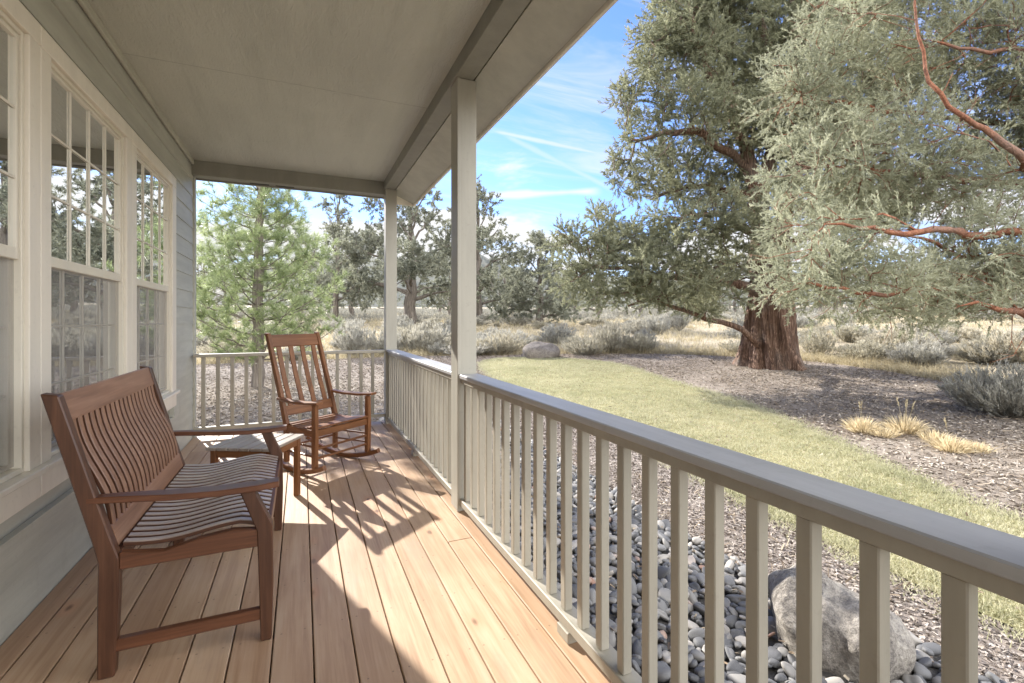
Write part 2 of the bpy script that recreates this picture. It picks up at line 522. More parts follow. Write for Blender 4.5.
M['litter'] = chip_mat('dry_litter', (0.13, 0.10, 0.08), (0.30, 0.235, 0.17), (0.55, 0.47, 0.36))


def pebble_mat(name, use_attr):
    m, g = mat(name)
    r = attr(g) if use_attr else g.node('ShaderNodeObjectInfo').outputs['Random']
    c = g.ramp(r, (0.0, (0.05, 0.052, 0.058)), (0.35, (0.11, 0.112, 0.118)), (0.6, (0.19, 0.188, 0.185)), (0.8, (0.27, 0.255, 0.235)), (0.95, (0.43, 0.395, 0.35)), (1.0, (0.34, 0.18, 0.12)))
    co = obj_co(g)
    n = g.noise(co, 45, 5, 0.7)
    n2 = g.noise(co, 240, 3, 0.6)
    c = g.mix(g.math('MULTIPLY', g.rng(n, 0.4, 0.75), 0.35), c, (0.42, 0.40, 0.38))
    c = g.mix(g.math('MULTIPLY', g.rng(n2, 0.5, 0.7), 0.25), c, (0.08, 0.08, 0.08))
    finish(g, principled(g, c, 0.6, n2, 0.25, 0.003, 0.35))
    return m


M['pebble'] = pebble_mat('river_stone', False)
M['pebble_mass'] = pebble_mat('river_stone_mass', True)


def rock_mat(name, a, b, c):
    m, g = mat(name)
    co = obj_co(g)
    n = g.noise(co, 4.5, 8, 0.68, 0.5)
    n2 = g.noise(co, 38, 6, 0.7)
    vo = g.node('ShaderNodeTexVoronoi', {'Vector': co, 'Scale': 26.0}).outputs['Distance']
    v = g.math('ADD', g.math('MULTIPLY', n, 0.6), g.math('MULTIPLY', n2, 0.4))
    cc = g.ramp(v, (0.36, a), (0.5, b), (0.64, c))
    li = g.noise(co, 7.5, 5, 0.7)
    cc = g.mix(g.math('MULTIPLY', g.rng(li, 0.55, 0.66), 0.6), cc, (a[0] * .75, a[1] * .75, a[2] * .8))
    sp = g.noise(co, 130, 4, 0.7)
    cc = g.mix(g.math('MULTIPLY', g.rng(sp, 0.52, 0.66), 0.5), cc, (a[0] * .55, a[1] * .55, a[2] * .55))
    cc = g.mix(g.math('MULTIPLY', g.rng(sp, 0.46, 0.34), 0.35), cc, (c[0], c[1] * .98, c[2] * .93))
    finish(g, principled(g, cc, 0.9, g.math('ADD', v, g.math('ADD', g.math('MULTIPLY', vo, 0.5), g.math('MULTIPLY', sp, 0.35))), 1.0, 0.04, 0.2))
    return m


M['boulder'] = rock_mat('pale_boulder', (0.14, 0.128, 0.12), (0.35, 0.32, 0.285), (0.56, 0.515, 0.45))
M['boulder_brown'] = rock_mat('brown_boulder', (0.13, 0.115, 0.10), (0.24, 0.21, 0.185), (0.34, 0.305, 0.27))


def glass_mat():
    m, g = mat('window_glass')
    lw = g.node('ShaderNodeFresnel', {'IOR': 2.1}).outputs[0]
    gl = g.node('ShaderNodeBsdfGlossy', {'Color': (0.95, 0.97, 0.97, 1), 'Roughness': 0.004}).outputs[0]
    tr = g.node('ShaderNodeBsdfTransparent', {0: (0.75, 0.78, 0.76, 1)}).outputs[0]
    finish(g, g.node('ShaderNodeMixShader', {0: g.math('MULTIPLY', g.math('ADD', lw, 0.34), 1.6, clamp=True), 1: tr, 2: gl}).outputs[0])
    return m


def screen_mat():
    m, g = mat('insect_screen')
    d = principled(g, (0.26, 0.25, 0.245), 0.6)
    tr = g.node('ShaderNodeBsdfTransparent', {0: (1, 1, 1, 1)}).outputs[0]
    finish(g, g.node('ShaderNodeMixShader', {0: 0.42, 1: tr, 2: d}).outputs[0])
    return m


M['glass'] = glass_mat()
M['screen'] = screen_mat()

# ------------------------------------------------------------------ ground
def ground():
    na = 240
    rs = np.concatenate([np.linspace(0.01, 30, 101), np.geomspace(31, 1500, 60)])
    a = np.linspace(0, 2 * np.pi, na, endpoint=False)
    X = rs[:, None] * np.cos(a); Y = rs[:, None] * np.sin(a)
    V = np.stack([X, Y, zg(X, Y)], -1).reshape(-1, 3)
    i = np.arange(len(rs) - 1)[:, None] * na; j = np.arange(na)[None]
    jn = (j + 1) % na
    F = np.stack([i + j, i + na + j, i + na + jn, i + jn], -1).reshape(-1, 4)
    o = link('ground', np_mesh('ground', V, F, M['field'], smooth=True))
    tag(o, 'dry straw coloured field rising gently away from the porch', 'ground', kind='structure')


ground()


def spline(pts, n=8):
    P = np.array(pts, float); m = len(P); out = []
    for i in range(m):
        p0, p1, p2, p3 = P[i - 1], P[i], P[(i + 1) % m], P[(i + 2) % m]
        for t in np.linspace(0, 1, n, endpoint=False):
            out.append(.5 * ((2 * p1) + (-p0 + p2) * t + (2 * p0 - 5 * p1 + 4 * p2 - p3) * t * t + (-p0 + 3 * p1 - 3 * p2 + p3) * t ** 3))
    return np.array(out)


def inside(P, poly):
    x, y = P[:, 0], P[:, 1]
    r = np.zeros(len(P), bool)
    for (x0, y0), (x1, y1) in zip(poly, np.roll(poly, -1, 0)):
        c = (y0 > y) != (y1 > y)
        with np.errstate(divide='ignore', invalid='ignore'):
            r ^= c & (x < (x1 - x0) * (y - y0) / (y1 - y0) + x0)
    return r


def nearest_on(P, poly):
    best = np.full(len(P), 1e9); B = P.copy()
    for a, b in zip(poly, np.roll(poly, -1, 0)):
        d = b - a
        t = np.clip(((P - a) @ d) / max(d @ d, 1e-9), 0, 1)
        q = a + t[:, None] * d
        e = ((P - q) ** 2).sum(1)
        k = e < best
        best[k] = e[k]; B[k] = q[k]
    return B


def sheet(name, poly, step, off, m, label, cat):
    lo, hi = poly.min(0) - step, poly.max(0) + step
    nx, ny = int((hi[0] - lo[0]) / step) + 1, int((hi[1] - lo[1]) / step) + 1
    gx, gy = np.meshgrid(lo[0] + np.arange(nx) * step, lo[1] + np.arange(ny) * step, indexing='ij')
    P = np.stack([gx.ravel(), gy.ravel()], 1)
    i, j = np.meshgrid(np.arange(nx - 1), np.arange(ny - 1), indexing='ij')
    F = np.stack([i * ny + j, (i + 1) * ny + j, (i + 1) * ny + j + 1, i * ny + j + 1], -1).reshape(-1, 4)
    keep = inside(P[F].mean(1), poly)
    F = F[keep]
    cnt = np.bincount(F.ravel(), minlength=len(P))
    edge = (cnt > 0) & (cnt < 4)
    P[edge] = nearest_on(P[edge], poly)
    used = np.unique(F)
    mp = -np.ones(len(P), int); mp[used] = np.arange(len(used))
    V = P[used]
    o = link(name, np_mesh(name, np.c_[V, zg(V[:, 0], V[:, 1]) + off], mp[F], m, smooth=True))
    return tag(o, label, cat, kind='structure')


LAWN = spline([(3.75, -4), (3.72, -1), (3.66, 1.5), (3.88, 3.2), (4.2, 5.2), (4.2, 8), (4.25, 10.3), (4.62, 12.4), (5.25, 13.5), (6.3, 13.65), (7.4, 12.9), (8.2, 11.3), (7.8, 9.0), (7.4, 6.4), (6.65, 4.4), (6.1, 3.3), (5.75, 2.5), (5.5, 1.0), (5.4, -1), (5.4, -4)], 8)
MULCH = spline([(-14, -6), (-14, 12), (-8, 14.2), (-3, 15), (2, 15.6), (5.2, 14.9), (8.7, 13.7), (11.4, 11.7), (13.0, 9.2), (12.8, 6.6), (11.6, 4.0), (10.6, 1), (10.5, -5)], 6)
PEBB = spline([(1.0, -4), (1.0, 2), (1.0, 7.2), (1.9, 8.4), (2.8, 7.6), (2.95, 5), (2.8, 3), (3.0, 1.5), (3.0, 0), (2.9, -4)], 6)
GRAV = spline([(2.6, -4.5), (2.6, 3), (2.5, 7.6), (1.5, 9.5), (2.0, 12), (3.6, 14.2), (5.4, 14.4), (5.0, 12), (4.7, 8), (4.6, 4), (4.3, 1), (4.2, -4.5)], 6)
sheet('mulch_bed', MULCH, 0.25, 0.010, M['mulch'], 'brown bark mulch ground around lawn and juniper trunk', 'mulch')
sheet('gravel_strip', GRAV, 0.2, 0.018, M['gravel'], 'pale fine gravel strip between lawn and river stones', 'gravel')
sheet('lawn', LAWN, 0.12, 0.030, M['turf'], 'curved strip of yellowing lawn beyond the railing', 'lawn')
sheet('pebble_bed', PEBB, 0.12, 0.026, M['soil'], 'dark soil bed under river stones beside the deck', 'pebble bed')


def hills():
    rng = np.random.default_rng(5)
    az = np.linspace(R(-75), R(100), 260)                   # from +Y towards +X
    prof = 50 + 16 * np.sin(az * 3.1 + 1.0) + 9 * np.sin(az * 7.3) + 5 * np.sin(az * 17 + 2) + 2.0 * np.sin(az * 41)
    rows = []
    for k, (r, f) in enumerate(((480, 0.0), (540, .35), (600, .72), (640, 1.0), (760, .75), (900, .3))):
        h = 12 + (prof + rng.normal(0, 1.3, len(az))) * f
        rows.append(np.stack([np.sin(az) * r, np.cos(az) * r, h], 1))
    V = np.concatenate(rows); n = len(az)
    i, j = np.meshgrid(np.arange(5), np.arange(n - 1), indexing='ij')
    F = np.stack([i * n + j, i * n + j + 1, (i + 1) * n + j + 1, (i + 1) * n + j], -1).reshape(-1, 4)
    tag(link('hills', np_mesh('hills', V, F, M['hill'], smooth=True)), 'low dark wooded ridge on the horizon', 'hills', kind='structure')


hills()

# ------------------------------------------------------------------ house
house = empty('house', (0, 0, 0), 0, 'house with grey lap siding, cream windows and deep covered porch roof', 'house')
WX = -1.11


def siding():
    b = MB()
    ex = 0.176
    z = -0.50
    k = 0
    while z < 3.05:
        z1 = min(z + ex, 3.055)
        spans = [(-3.2, 6.33)]
        if z1 > 0.50 and z < 2.64:
            spans = [(-3.2, 1.44), (5.42, 6.33)]
        for (y0, y1) in spans:
            # wedge: thick at the bottom edge, thin at the top
            zt = z1 + 0.012
            if y1 == 6.33 or y0 == -3.2:
                pass
            b.prism([(WX - 0.03, z), (WX + 0.012, z), (WX + 0.002, zt), (WX - 0.03, zt)], 'y', y0, y1, 0.0)
        # part courses above and below the windows
        if z < 0.50 < z1: pass
        z = z1
        k += 1
    o = b.build('siding', M['siding'], house)
    c = MB()
    c.box((WX - 0.25, 6.28, -0.55), (WX + 0.026, 6.36, 3.05), 0.003)
    c.build('corner_board', M['siding'], house)
    w = MB()                                                  # wall core round the window opening, end wall, back
    w.box((-1.30, -3.2, -0.55), (-1.145, 1.50, 3.3))
    w.box((-1.30, 5.36, -0.55), (-1.145, 6.27, 3.3))
    w.box((-1.30, 1.50, -0.55), (-1.145, 5.36, 0.58))
    w.box((-1.30, 1.50, 2.58), (-1.145, 5.36, 3.3))
    w.box((-7.5, 6.15, -0.55), (-1.301, 6.34, 3.3))
    w.box((-7.5, -3.4, -0.55), (-1.301, -3.2, 3.3))
    w.box((-7.7, -3.4, -0.55), (-7.51, 6.34, 3.3))
    w.build('wall', M['siding'], house)
    r = MB()
    r.box((-4.6, -3.0, 2.75), (-1.302, 6.1, 2.85))
    r.box((-4.7, -3.0, -0.1), (-4.6, 6.1, 2.75))
    r.box((-4.6, -3.0, -0.1), (-1.302, 6.1, 0.0))
    r.build('room', M['wall_in'], house)
    mld = MB()
    mld.box((WX + 0.013, -3.2, 3.005), (WX + 0.036, 6.18, 3.058), 0.004)
    mld.build('cornice', M['soffit'], house)


siding()


def window(y0, y1, yl, yr):
    """glass from y0 to y1, casing out to yl and yr"""
    b = MB()
    zb, zt = 0.69, 2.50
    f = 0.045
    x0, x1 = -1.146, WX + 0.030
    b.box((x0, yl, zt + f), (x1, yr, 2.64), 0.003)             # head casing
    b.box((x0, yl, zb - f), (x1 - .001, y0 - f, zt + f - .001), 0.003)
    b.box((x0, y1 + f, zb - f), (x1 - .001, yr, zt + f - .001), 0.003)
    b.box((x0, yl, 0.50), (x1, yr, zb - f - 0.03), 0.003)      # apron
    w = b.build('window', M['trim'], house)
    s = MB()
    s.box((x0, yl, zb - f - 0.028), (WX + 0.060, yr, zb - f - .001), 0.004)
    s.build('sill', M['trim'], w)
    fr = MB()                                                  # vinyl frame
    g = 0.022
    xa, xb = -1.17, WX + 0.012
    fr.box((xa, y0 - f + .001, zb - f), (xb, y0 - g, zt + f - .002), 0.002)
    fr.box((xa, y1 + g, zb - f), (xb, y1 + f - .001, zt + f - .002), 0.002)
    fr.box((xa, y0 - g + .001, zt + g), (xb, y1 + g - .001, zt + f - .002), 0.002)
    fr.box((xa, y0 - g + .001, zb - f + .001), (xb, y1 + g - .001, zb - g), 0.002)
    fr.build('frame', M['vinyl'], w)
    zm = 1.585

    def sash(name, xa, xb, za, zc, rail_lo, rail_hi):
        q = MB()
        q.box((xa, y0 - g + .002, za - rail_lo), (xb, y0, zc + rail_hi), 0.002)
        q.box((xa, y1, za - rail_lo), (xb, y1 + g - .002, zc + rail_hi), 0.002)
        q.box((xa, y0 + .0005, zc), (xb, y1 - .0005, zc + rail_hi), 0.002)
        q.box((xa, y0 + .0005, za - rail_lo), (xb, y1 - .0005, za), 0.002)
        q.build(name, M['vinyl'], w)

    sash('upper_sash', -1.128, WX + 0.004, 1.61, zt, 0.05, g - .002)
    sash('lower_sash', -1.158, -1.132, zb, 1.56, g - .002, 0.04)

    def grid(xa, xb, za, zc, nv, nh):
        q = MB()
        for i in range(1, nv):
            y = y0 + (y1 - y0) * i / nv
            q.box((xa, y - .0055, za), (xb, y + .0055, zc), 0.001)
        for i in range(1, nh):
            z = za + (zc - za) * i / nh
            q.box((xa + .0015, y0, z - .0055), (xb - .0015, y1, z + .0055), 0.001)
        q.build('grid', M['vinyl'], w)

    grid(-1.1165, -1.1085, 1.61, zt, 4, 3)
    grid(-1.1455, -1.1375, zb, 1.56, 4, 3)
    for za, zc, x in ((1.61, zt, -1.117), (zb, 1.56, -1.146)):
        me = np_mesh('pane', [(x, y0, za), (x, y1, za), (x, y1, zc), (x, y0, zc)], [[0, 1, 2, 3]], M['glass'])
        link('pane', me, w)
    me = np_mesh('screen', [(-1.118, y0 - .01, zb - .01), (-1.118, y1 + .01, zb - .01), (-1.118, y1 + .01, 1.558), (-1.118, y0 - .01, 1.558)], [[0, 1, 2, 3]], M['screen'])
    link('screen', me, w)


window(4.27, 5.22, 4.121, 5.41)
window(2.99, 3.97, 2.846, 4.119)
window(1.72, 2.70, 1.45, 2.844)


def porch_roof():
    b = MB()
    b.box((WX - .03, -3.2, 3.06), (0.954, 6.20, 3.085))
    b.build('ceiling', M['ceiling'], house)
    b = MB()
    b.box((0.955, -3.3, 2.953), (1.085, 6.205, 3.20), 0.003)
    b.build('beam', M['beam'], house)
    b = MB()
    b.box((WX - .05, 6.206, 2.90), (1.085, 6.36, 3.20), 0.003)
    b.box((WX - .05, 6.362, 2.885), (1.085, 6.385, 3.20), 0.002)
    h = b.build('header', M['beam'], house)
    v = MB()
    for y in (-.55, -.28):
        v.box((y, 6.31, 2.8955), (y + .2, 6.335, 2.904), 0.001)
    v.build('vent_slot', M['dark_slot'], h)
    b = MB()                                                    # sloping eave soffit
    b.prism([(1.098, 2.962), (1.358, 2.850), (1.358, 2.874), (1.098, 2.986)], 'y', -3.3, 6.36, 0.0)
    b.build('soffit', M['soffit'], house)
    b = MB()
    b.box((1.362, -3.3, 2.825), (1.384, 6.39, 2.985), 0.003)
    b.box((1.088, 6.363, 2.825), (1.361, 6.386, 3.10), 0.002)
    b.build('fascia', M['trim'], house)
    b = MB()
    b.prism([(1.44, 2.99), (1.44, 3.02), (-3.2, 4.98), (-7.9, 3.0), (-7.9, 2.97), (-3.2, 4.95)], 'y', -3.6, 6.55, 0.0)
    b.build('roof', M['roof'], house)
    for y in (6.20, -3.4):
        b = MB()
        b.prism([(1.35, 3.21), (-3.2, 4.93), (-7.6, 3.21)], 'y', y, y + .12)
        b.build('gable', M['siding'], house)
    for y in (6.13, 3.12, 0.10):
        p = MB()
        p.box((0.970, y, 0.002), (1.106, y + .155, 2.952), 0.004)
        # corner strips of the boxed post
        p.box((0.968, y - .004, 0.002), (0.988, y + .022, 2.952), 0.002)
        p.build('porch_post', M['post'], house)


porch_roof()

# ------------------------------------------------------------------ deck
def deck():
    root = empty('porch_deck', (0, 0, 0), 0, 'cedar plank porch floor with dark gaps between long boards', 'deck')
    rng = random.Random(3)
    b = MB()
    pitch = 0.149
    x = 0.49 - pitch * 11
    while x < 1.08:
        x0, x1 = max(x + .0028, WX + .008), min(x + pitch - .0028, 1.118)
        if x1 - x0 > .02:
            y = -3.1
            cuts = [-3.1, 6.34]
            if rng.random() < .55: cuts.insert(1, rng.choice([rng.uniform(-1, 1.0), rng.uniform(4.7, 5.6)]))
            if abs(x - .788) < .02 : cuts = [-3.1, 2.72, 6.34]
            for a, c in zip(cuts, cuts[1:]):
                dz = rng.uniform(-.0012, 0)
                b.box((x0, a + .0015, -.035), (x1, c - .0015, dz), 0.003, tint=rng.random())
        x += pitch
    b.build('boards', M['deck'], root)
    j = MB()
    for y in np.arange(-3, 6.4, .4): j.box((WX, y, -.22), (1.09, y + .04, -.036))
    j.box((1.092, -3.1, -.24), (1.116, 6.33, -.037), 0.002)
    j.box((WX, 6.335, -.24), (1.12, 6.36, -.037), 0.002)
    j.build('joists', M['deck'], root)


deck()

# ------------------------------------------------------------------ railings
bal = MB().box((-.0185, -.0185, .0), (.0185, .0185, .815), 0.003).mesh('baluster', M['rail'])


RB = random.Random(2)


def railing_side(y0, y1, blocks, label, first):
    root = empty('porch_railing', (1.02, (y0 + y1) / 2, 0), 0, label, 'railing', 'porch railing sections')
    off = Vector((-1.02, -(y0 + y1) / 2, 0))
    def put(b, n, m): b.build(n, m, root, off)
    put(MB().box((.976, y0, .907), (1.112, y1, .935), .004), 'top_rail', M['cap'])
    put(MB().box((.992, y0, .872), (1.046, y1, .9065), .003), 'sub_rail', M['rail'])
    put(MB().box((.983, y0, .045), (1.058, y1, .091), .004), 'bottom_rail', M['rail'])
    y = first
    while y < y1 - .03:
        if y > y0 + .03:
            z0 = .0915
            o = link('baluster', bal, root, (-.0012 + off.x + 1.0195, y + off.y, z0))
            o.scale.z = (.8715 - z0) / .815
            o.rotation_euler.z = RB.uniform(-.03, .03)
        y += .131
    for yb in blocks: put(MB().box((.975, yb, .001), (1.06, yb + .09, .0445), .003), 'block', M['rail'])


railing_side(.232, 3.118, (1.66,), 'railing section in front with shaded grey top rail beside the lawn', .304)
railing_side(3.277, 6.128, (4.55,), 'railing section between the two posts, its top rail sunlit', 3.34)


def railing_end():
    y = 6.195
    x0, x1 = WX + .03, .968
    root = empty('porch_railing', ((x0 + x1) / 2, y, 0), 0, 'thin end railing behind the rocking chair from wall to far post', 'railing', 'porch railing sections')
    off = Vector((-(x0 + x1) / 2, -y, 0))
    def put(b, n, m): b.build(n, m, root, off)
    put(MB().box((x0, y - .045, .895), (x1, y + .045, .930), .004), 'top_rail', M['rail'])
    put(MB().box((x0, y - .03, .085), (x1, y + .03, .125), .004), 'bottom_rail', M['rail'])
    x = x0 + .09
    while x < x1 - .04:
        o = link('baluster', bal, root, (x + off.x, 0, .1255))
        o.scale.z = (.8945 - .1255) / .815
        x += .139


railing_end()

# ------------------------------------------------------------------ bench (faces +X, axis along Y)
def bench():
    BX, BY = -.40, 2.755
    root = empty('garden_bench', (BX, BY, 0), 0, 'reddish brown wooden bench with curved slats against the window wall', 'bench')
    o = Vector((-BX, -BY, 0))
    def put(b, n, m): return b.build(n, m, root, o)
    ya, yb = 2.20, 3.31
    for yc in (ya, yb):
        leg = MB().prism([(-.675, 0), (-.625, 0), (-.612, .30), (-.612, .43), (-.640, .52), (-.782, 1.035), (-.832, 1.045), (-.690, .50), (-.672, .42), (-.675, .28)], 'y', yc - .022, yc + .022, .004)
        put(leg, 'back_leg', M['wood_z'])
        fl = MB().prism([(-.152, 0), (-.112, 0), (-.105, .25), (-.108, .47), (-.172, .615), (-.225, .615), (-.165, .45), (-.158, .25)], 'y', yc - .022, yc + .022, .004)
        put(fl, 'front_leg', M['wood_z'])
        # arm rest: gently curved board
        path = [(-.715, yc, .652), (-.60, yc, .645), (-.45, yc, .632), (-.30, yc, .625), (-.16, yc, .627), (-.085, yc, .632)]
        a = MB().sweep(path, (0, 1, 0), .078, .024, [.55, .72, .9, 1.0, 1.0, .8])
        put(a, 'arm_rest', M['wood_x'])
        sr = MB().prism([(-.612, .385), (-.155, .385), (-.155, .455), (-.25, .468), (-.36, .455), (-.48, .428), (-.612, .448)], 'y', yc - .017, yc + .017, .003)
        put(sr, 'side_rail', M['wood_x'])
        st = MB().box((-.628, yc - .016, .085), (-.148, yc + .016, .13), .004)
        put(st, 'stretcher', M['wood_x'])
    # crest and lower back rail, leaning with the back
    lean = lambda z: -.640 - .142 * (z - .52) / .515
    y0, y1 = ya + .023, yb - .023
    c = MB().sweep([(lean(.985) - .02, y0, .985), (lean(.985) - .02, y1, .985)], (lean(1.03) - lean(.93), 0, .10), .105, .026)
    put(c, 'crest_rail', M['slat_y'])
    l = MB().sweep([(lean(.50) - .012, y0, .497), (lean(.50) - .012, y1, .497)], (lean(1.03) - lean(.93), 0, .10), .085, .026)
    put(l, 'back_rail', M['slat_y'])
    s = MB()
    n = 19
    for i in range(n):
        y = y0 + .03 + (y1 - y0 - .06) * i / (n - 1)
        pts = []
        for t in np.linspace(0, 1, 13):
            z = .525 + .42 * t
            x = lean(z) - .018 + .016 * math.sin(t * 2 * math.pi * .92) * (1 - .25 * t) + .008
            pts.append((x, y, z))
        s.sweep(pts, (0, 1, 0), .033, .016, tint=(i * .37) % 1)
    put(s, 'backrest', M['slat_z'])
    s = MB()
    n = 20
    for i in range(n):
        y = y0 + .02 + (y1 - y0 - .04) * i / (n - 1)
        pts = []
        for t in np.linspace(0, 1, 21):
            x = -.612 + .478 * t
            z = .463 + .0135 * math.sin(t * 2 * math.pi * .95 + math.pi) * (1 if t < .5 else 1.0) + .006 * t - .10 * max(0, t - .80)
            pts.append((x, y, z))
        s.sweep(pts, (0, 1, 0), .033, .018, tint=(i * .61) % 1)
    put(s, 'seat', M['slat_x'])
    put(MB().box((-.150, y0, .385), (-.120, y1, .440), .003), 'front_rail', M['wood_y'])
    put(MB().box((-.640, y0, .385), (-.614, y1, .448), .003), 'rear_rail', M['wood_y'])


bench()

# ------------------------------------------------------------------ rocking chair (local x = front, y = left)
def rocking_chair():
    root = empty('rocking_chair', (.089, 4.764, 0), R(-52.6), 'brown wooden rocking chair with slatted back near the end railing', 'rocking chair')
    def put(b, n, m): return b.build(n, m, root)
    wf, wr, dep = .292, .262, .404
    for s in (-1, 1):
        def yy(x): return s * (wr + (wf - wr) * x / dep)
        pts = []
        for x in np.linspace(-.36, .53, 19):
            z = 1.05 - math.sqrt(1.05 ** 2 - (x - .12) ** 2)
            pts.append((x, yy(x), z + .02))
        put(MB().sweep(pts, (0, 1, 0), .034, .040), 'rocker', M['rock_x'])
        fl = MB().prism([(dep - .025, .075), (dep + .02, .075), (dep + .025, .36), (dep + .022, .60), (dep - .022, .60), (dep - .025, .36)], 'y', s * wf - .019, s * wf + .019, .004)
        put(fl, 'front_leg', M['rock_z'])
        bp = MB().prism([(-.02, .07), (.022, .07), (.022, .40), (-.06, .66), (-.242, 1.185), (-.285, 1.19), (-.105, .66), (-.022, .38)], 'y', s * wr - .018, s * wr + .018, .004)
        put(bp, 'back_post', M['rock_z'])
        path = [(-.09, s * (wr + .012), .618), (.1, s * (wf - .002), .606), (.3, s * (wf + .004), .608), (.47, s * (wf + .008), .622)]
        put(MB().sweep(path, (0, 1, 0), .07, .022, [.6, .9, 1.05, .95]), 'arm_rest', M['rock_x'])
        put(MB().sweep([(.02, s * wr, .362), (dep - .02, s * wf, .362)], (0, 0, 1), .06, .024), 'side_rail', M['rock_x'])
        for z in (.17, .25):
            put(MB().rod((.01, s * wr, z), (dep, s * wf, z), .009), 'stretcher', M['rock_x'])
    lx = lambda z: -.0 - .083 * (z - .40) / .26 if z < .66 else -.083 - .181 * (z - .66) / .53
    def cross(z, h, th, name):
        put(MB().sweep([(lx(z), -wr + .016, z), (lx(z), wr - .016, z)], (-.33, 0, 1), h, th), name, M['rock_y'])
    cross(1.115, .115, .022, 'crest_rail')
    cross(.505, .085, .022, 'back_rail')
    for k in range(4):
        y = -wr + .016 + (2 * wr - .032) * (k + .5) / 4
        pts = []
        for t in np.linspace(0, 1, 9):
            z = .54 + .525 * t
            pts.append((lx(z) + .012 * math.sin(t * math.pi) * -1, y, z))
        put(MB().sweep(pts, (0, 1, 0), .046, .012, tint=(k * .43) % 1), 'back_slat', M['rock_z'])
    seat = MB()
    for k in range(9):
        t = (k + .5) / 9
        x = .0 + (dep + .02) * t
        w = wr + (wf - wr) * t - .004
        z = .402 - .022 * math.sin(min(1, t * 1.15) * math.pi) + .008 * t
        seat.sweep([(x, -w, z), (x, w, z)], (1, 0, 0), .044, .016, tint=(k * .29) % 1)
    put(seat, 'seat', M['rock_y'])
    put(MB().box((dep - .016, -wf + .018, .335), (dep + .012, wf - .018, .392), .004), 'front_rail', M['rock_y'])
    put(MB().box((-.012, -wr + .018, .335), (.012, wr - .018, .385), .004), 'rear_rail', M['rock_y'])
    for z in (.155, .235):
        put(MB().rod((dep, -wf, z), (dep, wf, z), .010), 'stretcher', M['rock_y'])
    put(MB().rod((0, -wr, .2), (0, wr, .2), .010), 'stretcher', M['rock_y'])


rocking_chair()


def side_table():
    root = empty('side_table', (-.285, 3.835, 0), R(-28), 'small square slatted wooden side table between bench and rocking chair', 'side table')
    def put(b, n, m): return b.build(n, m, root)
    w, d = .235, .215
    top = MB()
    n = 6
    for k in range(n):
        x0 = -w + 2 * w * k / n
        top.box((x0 + .004, -d, .428), (x0 + 2 * w / n - .004, d, .448), .003, tint=(k * .31) % 1)
    put(top, 'table_top', M['table_top'])
    for sx in (-1, 1):
        for sy in (-1, 1):
            put(MB().box((sx * .195 - .019, sy * .175 - .019, 0), (sx * .195 + .019, sy * .175 + .019, .4275), .004), 'leg', M['rock_z'])
    for sy in (-1, 1):
        put(MB().box((-.175, sy * .178 - .01, .375), (.175, sy * .178 + .01, .427), .003), 'apron', M['rock_x'])
    for sx in (-1, 1):
        put(MB().box((sx * .198 - .01, -.155, .375), (sx * .198 + .01, .155, .427), .003), 'apron', M['rock_y'])


side_table()

# ------------------------------------------------------------------ trees
def unit(a):
    return a / np.maximum(np.linalg.norm(a, axis=-1, keepdims=True), 1e-9)


